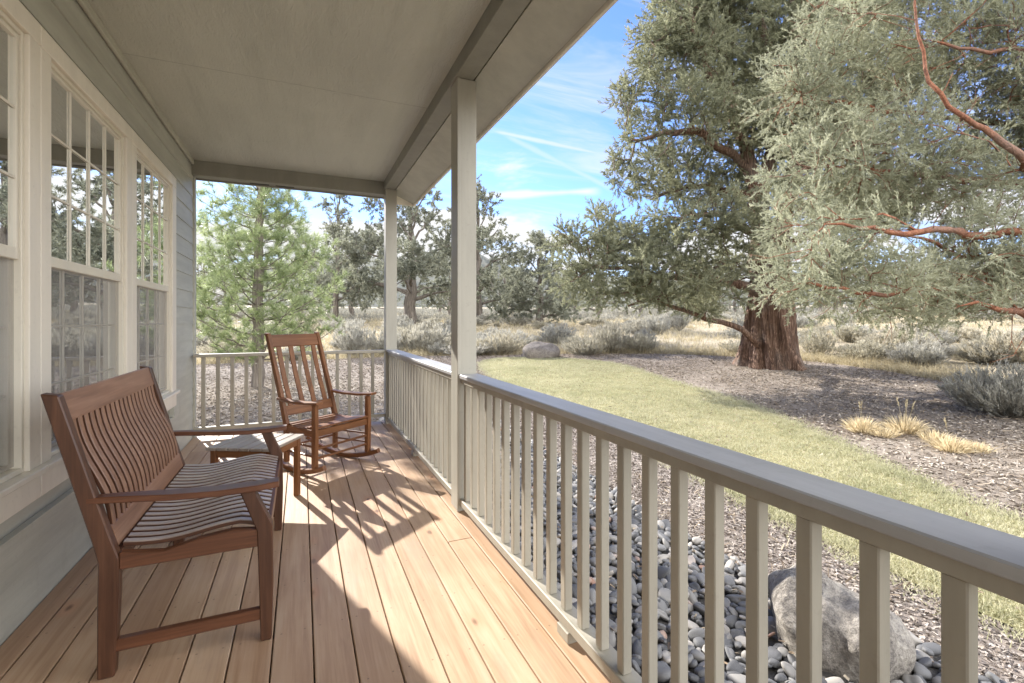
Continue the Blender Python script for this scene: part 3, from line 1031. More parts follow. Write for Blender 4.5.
def grow(limbs, targets, rng, step=.3, jit=.05, up=.0, mind=.12):
    """limbs: list of polylines (n,4: x,y,z,radius). Branches reach from the nearest wood to every target."""
    P, T, par, rmin, chains, term = [], [], [], [], [], []
    for L in limbs:
        L = np.array(L, float)
        seg = np.linalg.norm(np.diff(L[:, :3], axis=0), axis=1)
        s = np.r_[0, np.cumsum(seg)]
        n = max(3, int(s[-1] / step) + 1)
        q = np.linspace(0, s[-1], n)
        # smooth interpolation
        m = np.gradient(L, s, axis=0)
        idx = np.clip(np.searchsorted(s, q, 'right') - 1, 0, len(L) - 2)
        hh = (s[idx + 1] - s[idx])[:, None]
        tt = (q - s[idx])[:, None] / hh
        pts = (2 * tt ** 3 - 3 * tt ** 2 + 1) * L[idx] + (tt ** 3 - 2 * tt ** 2 + tt) * hh * m[idx] + (-2 * tt ** 3 + 3 * tt ** 2) * L[idx + 1] + (tt ** 3 - tt ** 2) * hh * m[idx + 1]
        pts[:, 3] = np.interp(q, s, L[:, 3])
        if n > 4:
            k2 = pts.copy(); k2[1:-1] = (pts[:-2] + 2 * pts[1:-1] + pts[2:]) / 4; pts = k2
            pts[1:-1, :3] += rng.normal(0, jit * .7, (n - 2, 3))
        tan = unit(np.gradient(pts[:, :3], axis=0))
        st = -1
        if P:
            A = np.array(P); dd = ((A - pts[0, :3]) ** 2).sum(1); st = int(dd.argmin())
            if dd[st] > 1.0: st = -1
        ch = [st] if st >= 0 else []
        for p, t in zip(pts, tan):
            par.append(ch[-1] if ch else -1)
            ch.append(len(P)); P.append(p[:3]); T.append(t); rmin.append(p[3])
        chains.append(ch)
    targets = np.array(targets)
    A = np.array(P)
    d0 = np.array([((A - t) ** 2).sum(1).min() for t in targets])
    order = np.argsort(d0 * rng.uniform(.7, 1.3, len(d0)))
    cap = len(P) + len(targets) * 24
    PA = np.zeros((cap, 3)); TA = np.zeros((cap, 3)); n0 = len(P)
    PA[:n0] = A; TA[:n0] = np.array(T)
    for ti in order:
        t = targets[ti]
        v = t - PA[:n0]
        d = np.linalg.norm(v, axis=1)
        cosang = (v * TA[:n0]).sum(1) / np.maximum(d, 1e-6)
        cost = d * (1.25 - .45 * cosang)
        i = int(cost.argmin())
        dist = d[i]
        if dist < mind: continue
        n = int(np.clip(dist / step, 2, 14))
        ctrl = PA[i] + TA[i] * dist * .4 + np.array([0, 0, up * dist]) + rng.normal(0, .1 * dist, 3)
        u = np.linspace(0, 1, n + 1)[1:, None]
        pts = (1 - u) ** 2 * PA[i] + 2 * u * (1 - u) * ctrl + u ** 2 * t
        pts[:-1] += rng.normal(0, jit, (n - 1, 3)) * min(1, dist)
        tan = unit(np.diff(np.vstack([PA[i], pts]), axis=0))
        ch = [i]
        for p, tt in zip(pts, tan):
            PA[n0] = p; TA[n0] = tt; par.append(ch[-1]); rmin.append(0); ch.append(n0); n0 += 1
        chains.append(ch); term.append(ch)
    return PA[:n0], TA[:n0], np.array(par), np.array(rmin), chains, term


def radii(P, par, rmin, chains, r0, pw=.42):
    n = len(P)
    cnt = np.zeros(n)
    for ch in chains: cnt[ch[-1]] += 1
    for i in range(n - 1, -1, -1):
        if par[i] >= 0: cnt[par[i]] += cnt[i]
    return np.maximum(r0 * np.maximum(cnt, .5) ** pw, rmin)


def tubes(P, rad, chains, sides=6, small=None, rs=.02):
    Vs, Fs, base = [], [], 0
    for ch in chains:
        if len(ch) < 2: continue
        p = P[ch]
        r = rad[ch].copy()
        if len(ch) > 2: r[0] = min(r[0], r[1] * 1.25)
        r[-1] *= .5
        k = sides if r.max() > rs else 3
        t = unit(np.gradient(p, axis=0))
        ref = np.array([0.31, 0.17, .93]) if abs(t[0] @ np.array([0.31, 0.17, .93])) < .9 else np.array([1., 0, 0])
        u = unit(np.cross(t, ref)); w = np.cross(t, u)
        a = np.arange(k) * 2 * np.pi / k
        ring = p[:, None] + r[:, None, None] * (np.cos(a)[None, :, None] * u[:, None] + np.sin(a)[None, :, None] * w[:, None])
        m = len(ch)
        i = np.arange(m - 1)[:, None] * k; j = np.arange(k)[None]; jn = (j + 1) % k
        Vs.append(ring.reshape(-1, 3))
        Fs.append((np.stack([i + j, i + jn, i + k + jn, i + k + j], -1) + base).reshape(-1, 4))
        base += m * k
    return np.concatenate(Vs), np.concatenate(Fs)


def blades(rng, base, axis, n, L, spread, ln, wd, axial=.75, tipw=.5, tb=None, droop=0.0):
    """n narrow leaf faces on every twig: base (K,3), axis (K,3), twig length L"""
    K = len(base)
    ax = np.repeat(unit(axis), n, 0); b = np.repeat(base, n, 0)
    t = rng.uniform(0, 1, (K * n, 1))
    d = unit(ax * axial + unit(rng.normal(size=(K * n, 3))) * spread)
    d[:, 2] -= droop; d = unit(d)
    p = b + ax * t * L * np.repeat(rng.uniform(.7, 1.2, (K, 1)), n, 0)
    l = ln * rng.uniform(.6, 1.3, (K * n, 1))
    w = unit(np.cross(d, unit(rng.normal(size=(K * n, 3))))) * wd * rng.uniform(.7, 1.2, (K * n, 1)) / 2
    V = np.stack([p - w * .8, p + w * .8, p + d * l + w * tipw, p + d * l - w * tipw], 1).reshape(-1, 3)
    F = np.arange(K * n * 4).reshape(-1, 4)
    tw = rng.uniform(0, 1, K) if tb is None else tb
    tint = np.clip(np.repeat(tw, n) * .72 + rng.uniform(-.05, .33, K * n), 0, 1)
    return V, F, np.repeat(tint, 4)


def lobes_targets(rng, lobes, dens):
    out = []
    for (c, r) in lobes:
        r = np.array(r, float)
        n = max(3, int(dens * r.prod() * 4.19))
        q = unit(rng.normal(size=(n, 3))) * (rng.uniform(0, 1, (n, 1)) ** .42)
        out.append(c + q * r)
    return np.concatenate(out)


def tree(name, base, limbs, lobes, dens, leafm, barkm, seed, label, cat='tree', group=None, r0=.006, twigs=3, n=26, L=.28, ln=.07, wd=.018,
         spread=.8, frac=.55, step=.3, jit=.05, up=.1, axial=.75, extra_trunk=None, wide=.10, droop=0.0, tipw=.5, pw=.42, sides=6, clip=None, bare=None):
    rng = np.random.default_rng(seed)
    T = lobes_targets(rng, lobes, dens)
    if clip is not None: T = T[clip(T)]
    T = T[T[:, 2] > zg(T[:, 0], T[:, 1]) + .35]
    P, TT, par, rmin, chains, term = grow(limbs, T, rng, step, jit, up)
    rad = radii(P, par, rmin, chains, r0, pw)
    root = empty(name, base, 0, label, cat, group)
    b = np.array(base)
    if bare:
        big = np.flatnonzero((rad > bare[1]) & (rad < bare[2]))
        for _ in range(bare[0]):
            i = rng.choice(big)
            d = unit(TT[i] * .6 + unit(rng.normal(size=3)))
            ln_ = rng.uniform(.25, .8); n0 = len(P)
            q = np.array([P[i], P[i] + d * ln_ * .35 + rng.normal(0, .03, 3), P[i] + d * ln_ * .7 + rng.normal(0, .05, 3), P[i] + d * ln_ + rng.normal(0, .07, 3)])
            q2 = np.array([q[2], q[2] + unit(d + rng.normal(0, .6, 3)) * ln_ * .4])
            P = np.vstack([P, q, q2]); TT = np.vstack([TT, np.tile(d, (6, 1))])
            rad = np.r_[rad, np.array([.0075, .006, .0045, .002, .0045, .0015]) * bare[3]]
            chains += [list(range(n0, n0 + 4)), [n0 + 4, n0 + 5]]
    V, F = tubes(P, rad, chains, sides)
    link('trunk', np_mesh('trunk', V - b, F, barkm, smooth=True), root)
    if extra_trunk: extra_trunk(root)
    bs, ax, tb = [], [], []
    for ch in term:
        m = len(ch)
        s = max(1, int(m * (1 - frac)))
        ctint = rng.uniform(0, 1)
        for i in ch[s:]:
            k = twigs
            o = unit(rng.normal(size=(k, 3)))
            bs.append(P[i] + o * wide * rng.uniform(0, 1, (k, 1)))
            ax.append(unit(TT[i] * .7 + o * .8 + np.array([0, 0, .15])))
            tb.append(np.clip(ctint + rng.uniform(-.25, .25, k), 0, 1))
    bs, ax, tb = np.concatenate(bs), np.concatenate(ax), np.concatenate(tb)
    V, F, tint = blades(rng, bs, ax, n, L, spread, ln, wd, axial, tipw, tb, droop)
    link('crown', np_mesh('crown', V - b, F, leafm, tint), root)
    return root


def P4(px, py, zc, r):
    return (*at(px, py, zc), r)


# ---- the big old juniper at the lawn's edge
def big_juniper():
    Z = 12.9
    base = on_ground(771, Z)
    gy = HORY + (EYE - base[2]) * FPX / Z
    limbs = [
        [P4(768, 330, Z, .42), P4(766, 280, Z, .40), P4(764, 240, Z, .34), P4(758, 200, Z, .26), P4(750, 165, Z - .1, .20), P4(737, 125, Z - .2, .15), P4(718, 92, Z - .4, .11), P4(700, 55, Z - .5, .07), P4(690, 10, Z - .6, .05)],
        [P4(775, 270, Z + .2, .30), P4(785, 220, Z + .3, .24), P4(795, 150, Z + .4, .19), P4(800, 80, Z + .3, .15), P4(795, 0, Z + .2, .11), P4(785, -80, Z + .2, .06)],
        [P4(760, 215, Z, .20), P4(772, 150, Z - .1, .17), P4(770, 70, Z, .13), P4(755, -20, Z, .09), P4(745, -110, Z, .05)],
        [P4(754, 290, Z - .3, .13), P4(730, 281, Z - .5, .105), P4(702, 276, Z - .7, .08), P4(668, 278, Z - .9, .06), P4(628, 268, Z - 1.0, .045), P4(585, 265, Z - 1.0, .03)],
        [P4(757, 345, Z - .4, .09), P4(740, 328, Z - .6, .075), P4(714, 321, Z - .8, .06), P4(685, 312, Z - 1., .05), P4(655, 298, Z - 1.2, .05), P4(628, 306, Z - 1.3, .035)],
        [P4(752, 172, Z - .1, .13), P4(728, 150, Z - .5, .11), P4(700, 135, Z - .8, .09), P4(668, 131, Z - 1., .07), P4(640, 140, Z - 1.1, .045)],
        [P4(757, 200, Z, .11), P4(725, 190, Z + .4, .09), P4(690, 185, Z + .7, .07), P4(650, 200, Z + .9, .05)],
        [P4(764, 240, Z - .2, .12), P4(740, 225, Z - 1.0, .10), P4(715, 215, Z - 1.5, .07), P4(690, 215, Z - 1.9, .05)],
        [P4(740, 130, Z - .2, .08), P4(728, 60, Z + .2, .07), P4(726, 0, Z + .4, .05)],
        [P4(790, 190, Z + .3, .12), P4(815, 150, Z, .10), P4(850, 120, Z - .2, .07), P4(880, 100, Z - .3, .05)],
        [P4(780, 250, Z + .3, .14), P4(810, 235, Z + .5, .10), P4(850, 228, Z + .6, .07), P4(890, 225, Z + .6, .05)],
    ]
    lb = lambda px, py, dz, rx, rz: (at(px, py, Z + dz), (rx, rx, rz))
    lobes = [lb(690, 50, -.3, 1.3, 1.3), lb(640, 100, -.6, .85, 1.0), lb(655, 40, -.3, .75, 1.0), lb(640, 165, -.5, .95, .9), lb(600, 232, -.8, 1.0, .75),
             lb(578, 272, -.9, .85, .75), lb(625, 255, -1.2, 1.1, .9), lb(680, 235, -1.5, 1.2, .8), lb(690, 170, .6, 1.3, 1.1), lb(715, -30, 0, 1.6, 1.4),
             lb(770, 40, .3, 1.9, 1.6), lb(800, 130, 0, 1.6, 1.3), lb(850, 200, .5, 1.6, 1.1), lb(720, 215, -1.8, .8, .6), lb(760, -110, 0, 1.9, 1.5),
             lb(700, 110, -1.0, 1.1, .8), lb(740, 110, .9, 1.2, 1.3), lb(665, -25, -.3, .6, .8), lb(870, 100, 0, 1.5, 1.5), lb(840, 0, .2, 1.6, 1.6), lb(740, 190, 1.2, 1.2, .8),
             lb(645, 292, -1.3, 1.0, .4), lb(705, 302, -.9, .7, .3), lb(560, 250, -.8, .45, .6), lb(722, 268, -1.7, .75, .4), lb(690, 285, -1.9, .7, .35), lb(655, 270, -2.0, .8, .5), lb(700, 318, -1.5, .45, .2), lb(600, 300, -1.2, .8, .25), lb(735, 300, -1.4, .35, .25), lb(752, 238, -1.3, .75, .6), lb(715, 272, 1.4, 1.3, .45), lb(690, 300, 1.5, 1.2, .4), lb(745, 255, -1.2, .5, .3), lb(772, 205, -1.0, .8, .6), lb(765, 120, -1.0, 1.0, .9), lb(690, 20, .5, 1.2, 1.3)]

    def fluted(root):
        rng = np.random.default_rng(11)
        na, nz = 120, 46
        a = np.linspace(0, 2 * np.pi, na, endpoint=False)
        hs = np.linspace(-.25, 3.3, nz)
        V = []
        ph = rng.uniform(0, 6.28, 14)
        for h in hs:
            t = max(0, h) / 3.3
            r = .60 * (1 - .42 * t) + .20 * math.exp(-max(h, 0) * 2.0)
            tw = a + .22 * h
            m = 1 + .11 * np.sin(3 * tw + ph[0] + .2 * h) + .10 * np.sin(5 * tw + ph[1]) + .085 * np.sin(9 * tw + ph[2] + .3 * np.sin(h * 2)) + .062 * np.sin(17 * tw + ph[3] + .6 * np.sin(h * 1.7)) + .045 * np.sin(31 * tw + ph[4] + np.sin(h * 3))
            m = m + rng.normal(0, .008, na)
            cx, cy = -.05 * t * 2, 0.0
            V.append(np.stack([cx + r * m * np.cos(a), cy + r * m * np.sin(a), np.full(na, h)], 1))
        V = np.concatenate(V)
        i = np.arange(nz - 1)[:, None] * na; j = np.arange(na)[None]; jn = (j + 1) % na
        F = np.stack([i + j, i + jn, i + na + jn, i + na + j], -1).reshape(-1, 4)
        link('trunk', np_mesh('trunk', V, F, M['bark'], smooth=True), root)
    tree('juniper_tree', base, limbs, lobes, 17, M['juniper'], M['bark'], 21, 'big old juniper with thick fluted reddish trunk at the lawn edge', 'tree',
         r0=.0065, twigs=4, n=30, L=.28, ln=.075, wd=.022, spread=.65, axial=.85, frac=.6, extra_trunk=fluted, wide=.13, up=.12, bare=(260, .015, .12, 1.8))


big_juniper()


# ---- the near juniper whose branches hang into the picture from the right
def near_juniper():
    Z = 7.2
    base = on_ground(1185, Z)
    limbs = [
        [(*base, .30), P4(1180, 330, Z, .27), P4(1165, 230, Z, .22), P4(1150, 120, Z, .17), P4(1130, 0, Z, .12), P4(1110, -130, Z, .08), P4(1100, -230, Z, .05)],
        [P4(1168, 245, Z, .09), P4(1090, 236, Z - .4, .075), P4(1024, 233, Z - .8, .06), P4(975, 233, Z - 1.0, .05), P4(930, 231, Z - 1.2, .043), P4(895, 233, Z - 1.3, .033), P4(860, 228, Z - 1.3, .024), P4(825, 224, Z - 1.3, .015)],
        [P4(1155, 200, Z, .08), P4(1070, 190, Z - .6, .065), P4(1030, 166, Z - .9, .052), P4(1000, 143, Z - 1.1, .042), P4(985, 126, Z - 1.1, .036), P4(965, 121, Z - 1.2, .031), P4(945, 106, Z - 1.2, .027), P4(932, 82, Z - 1.2, .024), P4(926, 55, Z - 1.2, .019), P4(916, 22, Z - 1.2, .015), P4(916, -12, Z - 1.2, .012)],
        [P4(1178, 325, Z, .09), P4(1080, 318, Z - .8, .065), P4(1024, 313, Z - 1.2, .048), P4(1000, 309, Z - 1.3, .036), P4(980, 303, Z - 1.3, .022), P4(960, 306, Z - 1.3, .014)],
        [P4(1160, 260, Z, .07), P4(1050, 272, Z - .2, .045), P4(960, 255, Z - .4, .032), P4(930, 244, Z - .5, .024), P4(905, 236, Z - .5, .016)],
        [P4(1050, 276, Z - .2, .045), P4(985, 270, Z - .5, .03), P4(945, 288, Z - .8, .024), P4(900, 296, Z - 1., .018), P4(860, 295, Z - 1.1, .013), P4(828, 288, Z - 1.1, .010)],
        [P4(1150, 120, Z, .08), P4(1080, 80, Z - .2, .05), P4(1024, 48, Z - .3, .035), P4(975, 52, Z - .4, .024), P4(930, 40, Z - .4, .016)],
        [P4(1145, 90, Z, .08), P4(1060, 20, Z + .3, .05), P4(980, -20, Z + .4, .04), P4(900, -30, Z + .5, .03), P4(840, -10, Z + .5, .018)],
        [P4(1155, 170, Z, .08), P4(1050, 130, Z + .5, .05), P4(960, 120, Z + .7, .035), P4(880, 110, Z + .8, .025), P4(820, 100, Z + .8, .016), P4(790, 105, Z + .8, .010)],
        [P4(1160, 215, Z, .07), P4(1060, 190, Z + .4, .045), P4(960, 180, Z + .3, .03), P4(880, 170, Z + .2, .02), P4(800, 165, Z + .1, .012)],
        [P4(1150, 120, Z, .09), P4(1220, 60, Z + .3, .06), P4(1300, 20, Z + .5, .04)],
        [P4(1160, 200, Z, .09), P4(1250, 160, Z - .3, .06), P4(1330, 140, Z - .6, .04)],
    ]
    lb = lambda px, py, dz, rx, rz: (at(px, py, Z + dz), (rx, rx, rz))
    lobes = [lb(815, 165, .2, .85, .9), lb(800, 90, .6, .75, .8), lb(850, 40, .4, .95, .8), lb(840, 250, -.8, .85, .55), lb(810, 285, -.9, .55, .45), lb(880, 150, .2, 1.0, .9),
             lb(880, 285, -.9, .8, .42), lb(940, 190, .3, 1.1, .6), lb(960, 275, -.7, .9, .5), lb(1010, 250, -.9, .9, .7), lb(1010, 150, .4, 1.0, .8), lb(950, 40, .3, 1.1, .9),
             lb(1030, 60, 0, 1.1, 1.0), lb(900, -40, .4, 1.2, .7), lb(1000, -60, .2, 1.4, .9), lb(1110, 100, 0, 1.5, 1.2), lb(1100, 260, -.5, 1.1, .6), lb(1100, -100, 0, 1.6, 1.1),
             lb(1280, 100, .2, 1.4, 1.3), lb(1260, 220, -.2, 1.3, .7), lb(1200, -40, .3, 1.5, 1.2), lb(1100, -230, 0, 1.1, 1.0), lb(1160, 120, 1.5, 1.5, 1.4), lb(1020, 300, -1.2, .5, .25), lb(830, 302, -.8, .6, .26), lb(900, 312, -.7, .7, .24), lb(965, 308, -.8, .7, .25), lb(790, 280, -.3, .5, .4), lb(795, 225, -.2, .6, .5), lb(860, 210, .5, .9, .5)]
    tree('juniper_tree', base, limbs, lobes, 48, M['juniper_near'], M['bark_red'], 33, 'near juniper with red bare branches hanging into view from the right', 'tree',
         r0=.0042, twigs=4, n=30, L=.25, ln=.045, wd=.0125, frac=.6, step=.2, jit=.035, wide=.06, up=.05, spread=.62, axial=.85, sides=7, bare=(800, .006, .07, .9))


near_juniper()


# ---- young pine by the end railing
def pine():
    Z = 10.2
    base = on_ground(258, Z)
    rng = np.random.default_rng(8)
    H = 5.15
    limbs = [[(base[0], base[1], base[2] - .1, .13), (base[0], base[1], base[2] + 2, .105), (base[0] + .03, base[1], base[2] + 4.3, .065), (base[0], base[1], base[2] + H, .012)]]
    T = []
    z = .55
    k = 0
    while z < H - .15:
        nb = 6
        for i in range(nb):
            a = k * 1.1 + i * 2 * np.pi / nb + rng.uniform(-.35, .35)
            Lh = (1.75 * (1 - (z / H) ** 1.5) + .22) * rng.uniform(.7, 1.12)
            if z < 1.0: Lh *= .75
            hz = base[2] + z
            pts = []
            for t in np.linspace(0, 1, 5):
                pts.append((base[0] + math.cos(a) * Lh * t, base[1] + math.sin(a) * Lh * t, hz + Lh * (.10 * t + .35 * t * t) + .0, .022 * (1 - .75 * t) * (1 - .5 * z / H)))
            limbs.append(pts)
            for q in range(int(5 + Lh * 7)):
                t = rng.uniform(.3, 1.08)
                sp = .30 * Lh * (1.1 - t * .5)
                T.append([base[0] + math.cos(a) * Lh * t + rng.normal(0, sp * .6), base[1] + math.sin(a) * Lh * t + rng.normal(0, sp * .6), hz + Lh * (.10 * t + .35 * t * t) + rng.normal(.05, .10)])
        z += rng.uniform(.24, .34)
        k += 1
    T = np.array(T)
    T = T[T[:, 2] > base[2] + .25]
    P, TT, par, rmin, chains, term = grow(limbs, T, rng, .14, .015, .12, .08)
    rad = radii(P, par, rmin, chains, .0035, .38)
    root = empty('pine_tree', base, 0, 'bright green young pine with long needles beyond the end railing', 'tree')
    V, F = tubes(P, rad, chains, 7)
    link('trunk', np_mesh('trunk', V - base, F, M['pine_bark'], smooth=True), root)
    bs, ax, tb = [], [], []
    for ch in term:
        ct = rng.uniform(0, 1)
        for i in ch[max(1, len(ch) // 3):]:
            bs.append(P[i]); ax.append(TT[i] + np.array([0, 0, .35])); tb.append(np.clip(ct + rng.uniform(-.2, .2), 0, 1))
    V, F, tint = blades(rng, np.array(bs), np.array(ax), 40, .10, .75, .13, .0095, .75, .3, np.array(tb))
    link('crown', np_mesh('crown', V - base, F, M['pine'], tint), root)


pine()


# ---- juniper scrub farther off (helper first)
def scrub_tree(px, Z, h, w, seed, label, group=None, dens=2.0, lean=0.0, trunk_r=.2, n=26, gap=.5, leaf='juniper_far', limb_low=.18, nm='juniper_tree', dead=0, wd=.05, twigs=3):
    base = on_ground(px, Z)
    rng = np.random.default_rng(seed)
    bx, by, bz = base
    limbs = [[(bx, by, bz - .2, trunk_r), (bx + .1 * lean, by, bz + h * .25, trunk_r * .85), (bx + .4 * lean, by + .1, bz + h * .55, trunk_r * .5), (bx + .6 * lean, by, bz + h * .95, trunk_r * .12)]]
    lobes = []
    nl = 13
    for i in range(nl):
        f = limb_low + (1 - limb_low) * (i + .5) / nl
        a = i * 2.4 + rng.uniform(-.4, .4)
        prof = math.sin(min(1, (f - limb_low * .6) / (1 - limb_low * .6) + .12) ** .75 * math.pi) ** .8
        rr = w * (.25 + .75 * prof) * rng.uniform(.75, 1.15)
        x1, y1 = bx + .5 * lean * f + math.cos(a) * rr * .72, by + math.sin(a) * rr * .72
        z1 = bz + h * f
        limbs.append([(bx + .3 * lean * f, by, bz + h * f * .72, trunk_r * .42 * (1 - .6 * f)), (bx + (x1 - bx) * .5, by + (y1 - by) * .5, bz + h * f * .86 + .1, trunk_r * .28 * (1 - .6 * f)), (x1, y1, z1, trunk_r * .10)])
        lobes.append((np.array([x1, y1, z1]), (rr * gap + .25, rr * gap + .25, h * .085 + .25)))
    lobes.append((np.array([bx + .5 * lean, by, bz + h * .9]), (w * .3, w * .3, h * .12)))
    for q in range(dead):
        a = rng.uniform(0, 6.28)
        limbs.append([(bx, by, bz + h * .2, .06), (bx + math.cos(a) * w * .5, by + math.sin(a) * w * .5, bz + h * .28, .04), (bx + math.cos(a) * w * .95, by + math.sin(a) * w * .95, bz + h * .2, .015)])
    return tree(nm, base, limbs, lobes, dens, M[leaf], M['bark_grey'], seed + 100, label, 'tree', group, r0=.011, twigs=twigs, n=n, L=.42, ln=.16, wd=wd,
                frac=.6, step=.45, jit=.08, wide=.28, up=.08, spread=.9, axial=.6, sides=5)


scrub_tree(336, 34, 10.6, 2.4, 41, 'slender sparse grey-green juniper between the pine and the far post', dens=1.5, trunk_r=.22, gap=.46, dead=5, lean=.3, n=32, wd=.06)
scrub_tree(411, 30, 9.6, 4.4, 42, 'broad dark juniper with thick trunk seen between the two porch posts', dens=1.5, trunk_r=.42, gap=.44, n=34, limb_low=.20, dead=4, wd=.06)
scrub_tree(478, 36, 10.2, 3.3, 43, 'tall dark juniper just right of the near porch post', dens=1.5, trunk_r=.34, gap=.44, n=34, limb_low=.12, dead=3, wd=.065)
scrub_tree(540, 30, 5.6, 2.4, 44, 'small rounded juniper left of the big old juniper', dens=2.6, trunk_r=.26, gap=.5, n=34, limb_low=.08, dead=3, wd=.055)
scrub_tree(505, 48, 6.0, 3.0, 45, 'low grey juniper farther off, behind the small rounded juniper', dens=1.2, trunk_r=.25, gap=.45, wd=.07)
scrub_tree(352, 46, 7.5, 3.8, 46, 'rounded juniper behind the slender sparse one', dens=1.1, trunk_r=.26, gap=.45, wd=.07)


def copy_tree(o, loc, rz, sc):
    r = o.copy(); col.objects.link(r)
    r.location = loc; r.rotation_euler = (0, 0, rz); r.scale = (sc, sc, sc)
    for ch in o.children:
        c = ch.copy(); col.objects.link(c); c.parent = r
    return r


far = [scrub_tree(600, 62, 6.0, 3.2, 51, 'small dark juniper in the scattered row far across the field', 'far junipers across the field', dens=.8, trunk_r=.25, gap=.42, n=18, wd=.10, twigs=2),
       scrub_tree(690, 75, 5.4, 3.6, 52, 'small dark juniper in the scattered row far across the field', 'far junipers across the field', dens=.7, trunk_r=.25, gap=.42, n=18, wd=.11, twigs=2)]
rr = random.Random(4)
for k, (px, Z) in enumerate([(640, 90), (660, 60), (730, 95), (770, 70), (820, 62), (860, 85), (905, 58), (950, 75), (985, 52), (1020, 90), (1060, 60), (880, 110), (575, 85), (440, 70), (385, 62), (300, 55), (262, 60), (225, 48), (180, 58), (470, 85), (560, 110), (330, 75), (205, 36), (1005, 34), (150, 45), (598, 45), (640, 52), (668, 43), (712, 47), (735, 55), (835, 47), (880, 52), (935, 44), (970, 50), (1015, 46), (575, 56), (520, 58), (450, 52), (300, 44), (690, 60)]):
    p = on_ground(px, Z)
    copy_tree(far[k % 2], tuple(p), rr.uniform(0, 6.28), rr.uniform(.7, 1.15))

# ------------------------------------------------------------------ shrubs, grasses and ground cover
def sage_mesh(seed, h, w, n=85, m='sage'):
    rng = np.random.default_rng(seed)
    Vs, Fs, base = [], [], 0
    bs, ax = [], []
    P = []
    for i in range(n):
        a = rng.uniform(0, 6.28); s = rng.uniform(0, 1) ** .6
        top = np.array([math.cos(a) * s * w, math.sin(a) * s * w, h * (1 - .45 * s * s) * rng.uniform(.65, 1.1)])
        b0 = np.array([math.cos(a) * s * w * .18, math.sin(a) * s * w * .18, -.03])
        u = np.linspace(0, 1, 5)[:, None]
        ctrl = b0 * .4 + top * .6 * np.array([1.1, 1.1, .5])
        pts = (1 - u) ** 2 * b0 + 2 * u * (1 - u) * ctrl + u * u * top
        P.append(pts)
        for q in (2, 3, 4):
            for _ in range(2):
                bs.append(pts[q] + rng.normal(0, .03, 3)); ax.append(unit(pts[q] - pts[q - 1]) + np.array([0, 0, .5]) + rng.normal(0, .25, 3))
    allp = np.concatenate(P)
    chains = [list(range(i * 5, i * 5 + 5)) for i in range(n)]
    rad = np.tile(np.array([.010, .008, .006, .005, .003]), n)
    V1, F1 = tubes(allp, rad, chains, 3)
    V2, F2, t2 = blades(rng, np.array(bs), np.array(ax), 12, .10, .45, .085, .014, 1.0, .5)
    V = np.concatenate([V1, V2]); F = np.concatenate([F1, F2 + len(V1)])
    t = np.concatenate([np.full(len(V1), .15), t2])
    return np_mesh('sagebrush', V, F, M[m], t)


sage_meshes = [sage_mesh(60 + i, h, w) for i, (h, w) in enumerate([(.62, .55), (.5, .6), (.75, .6), (.45, .45), (.55, .75)])]
rr = random.Random(12)
SAGE = 'grey-green sagebrush scattered over the dry field beyond the mulch'
mul_np = MULCH
cnt = 0
for k in range(2600):
    if cnt >= 260: break
    px = rr.uniform(150, 1075)
    Z = 12 + 46 * rr.random() ** 1.9
    p = on_ground(px, Z)
    if inside(np.array([p[:2]]), mul_np)[0]: continue
    if p[0] < -1 and p[1] < 8: continue
    o = link('sagebrush', sage_meshes[rr.randrange(5)], None, tuple(p))
    o.rotation_euler = (0, 0, rr.uniform(0, 6.28))
    s = rr.uniform(.6, 1.25)
    o.scale = (s * rr.uniform(.8, 1.4), s * rr.uniform(.8, 1.4), s * rr.uniform(.55, 1.0))
    o.rotation_euler = (rr.uniform(-.12, .12), rr.uniform(-.12, .12), rr.uniform(0, 6.28))
    tag(o, SAGE, 'shrub', 'sagebrush in the field')
    cnt += 1
for px, Z, s, ms, lab in ((585, 15.9, 1.0, 4, 'grey sagebrush touching the right side of the brown boulder'), (612, 16.3, 1.25, 2, 'tall grey sagebrush in the dark row right of the brown boulder'), (640, 16.2, 1.0, 1, 'low sagebrush ending the row right of the brown boulder'),
                          (355, 15.5, 1.3, 2, 'tall pale sagebrush behind the end railing left of the far post'), (430, 16.5, 1.35, 0, 'large pale sagebrush between the two porch posts'), (500, 16.2, 1.1, 4, 'grey sagebrush just left of the brown boulder')):
    o = link('sagebrush', sage_meshes[ms], None, tuple(on_ground(px, Z)))
    o.scale = (s, s, s); o.rotation_euler = (0, 0, px)
    tag(o, lab, 'shrub')
o = link('sagebrush', sage_mesh(90, .62, .85, 170), None, tuple(on_ground(1012, 7.4)))
tag(o, 'spreading twiggy grey bush at the right edge of the mulch', 'shrub')


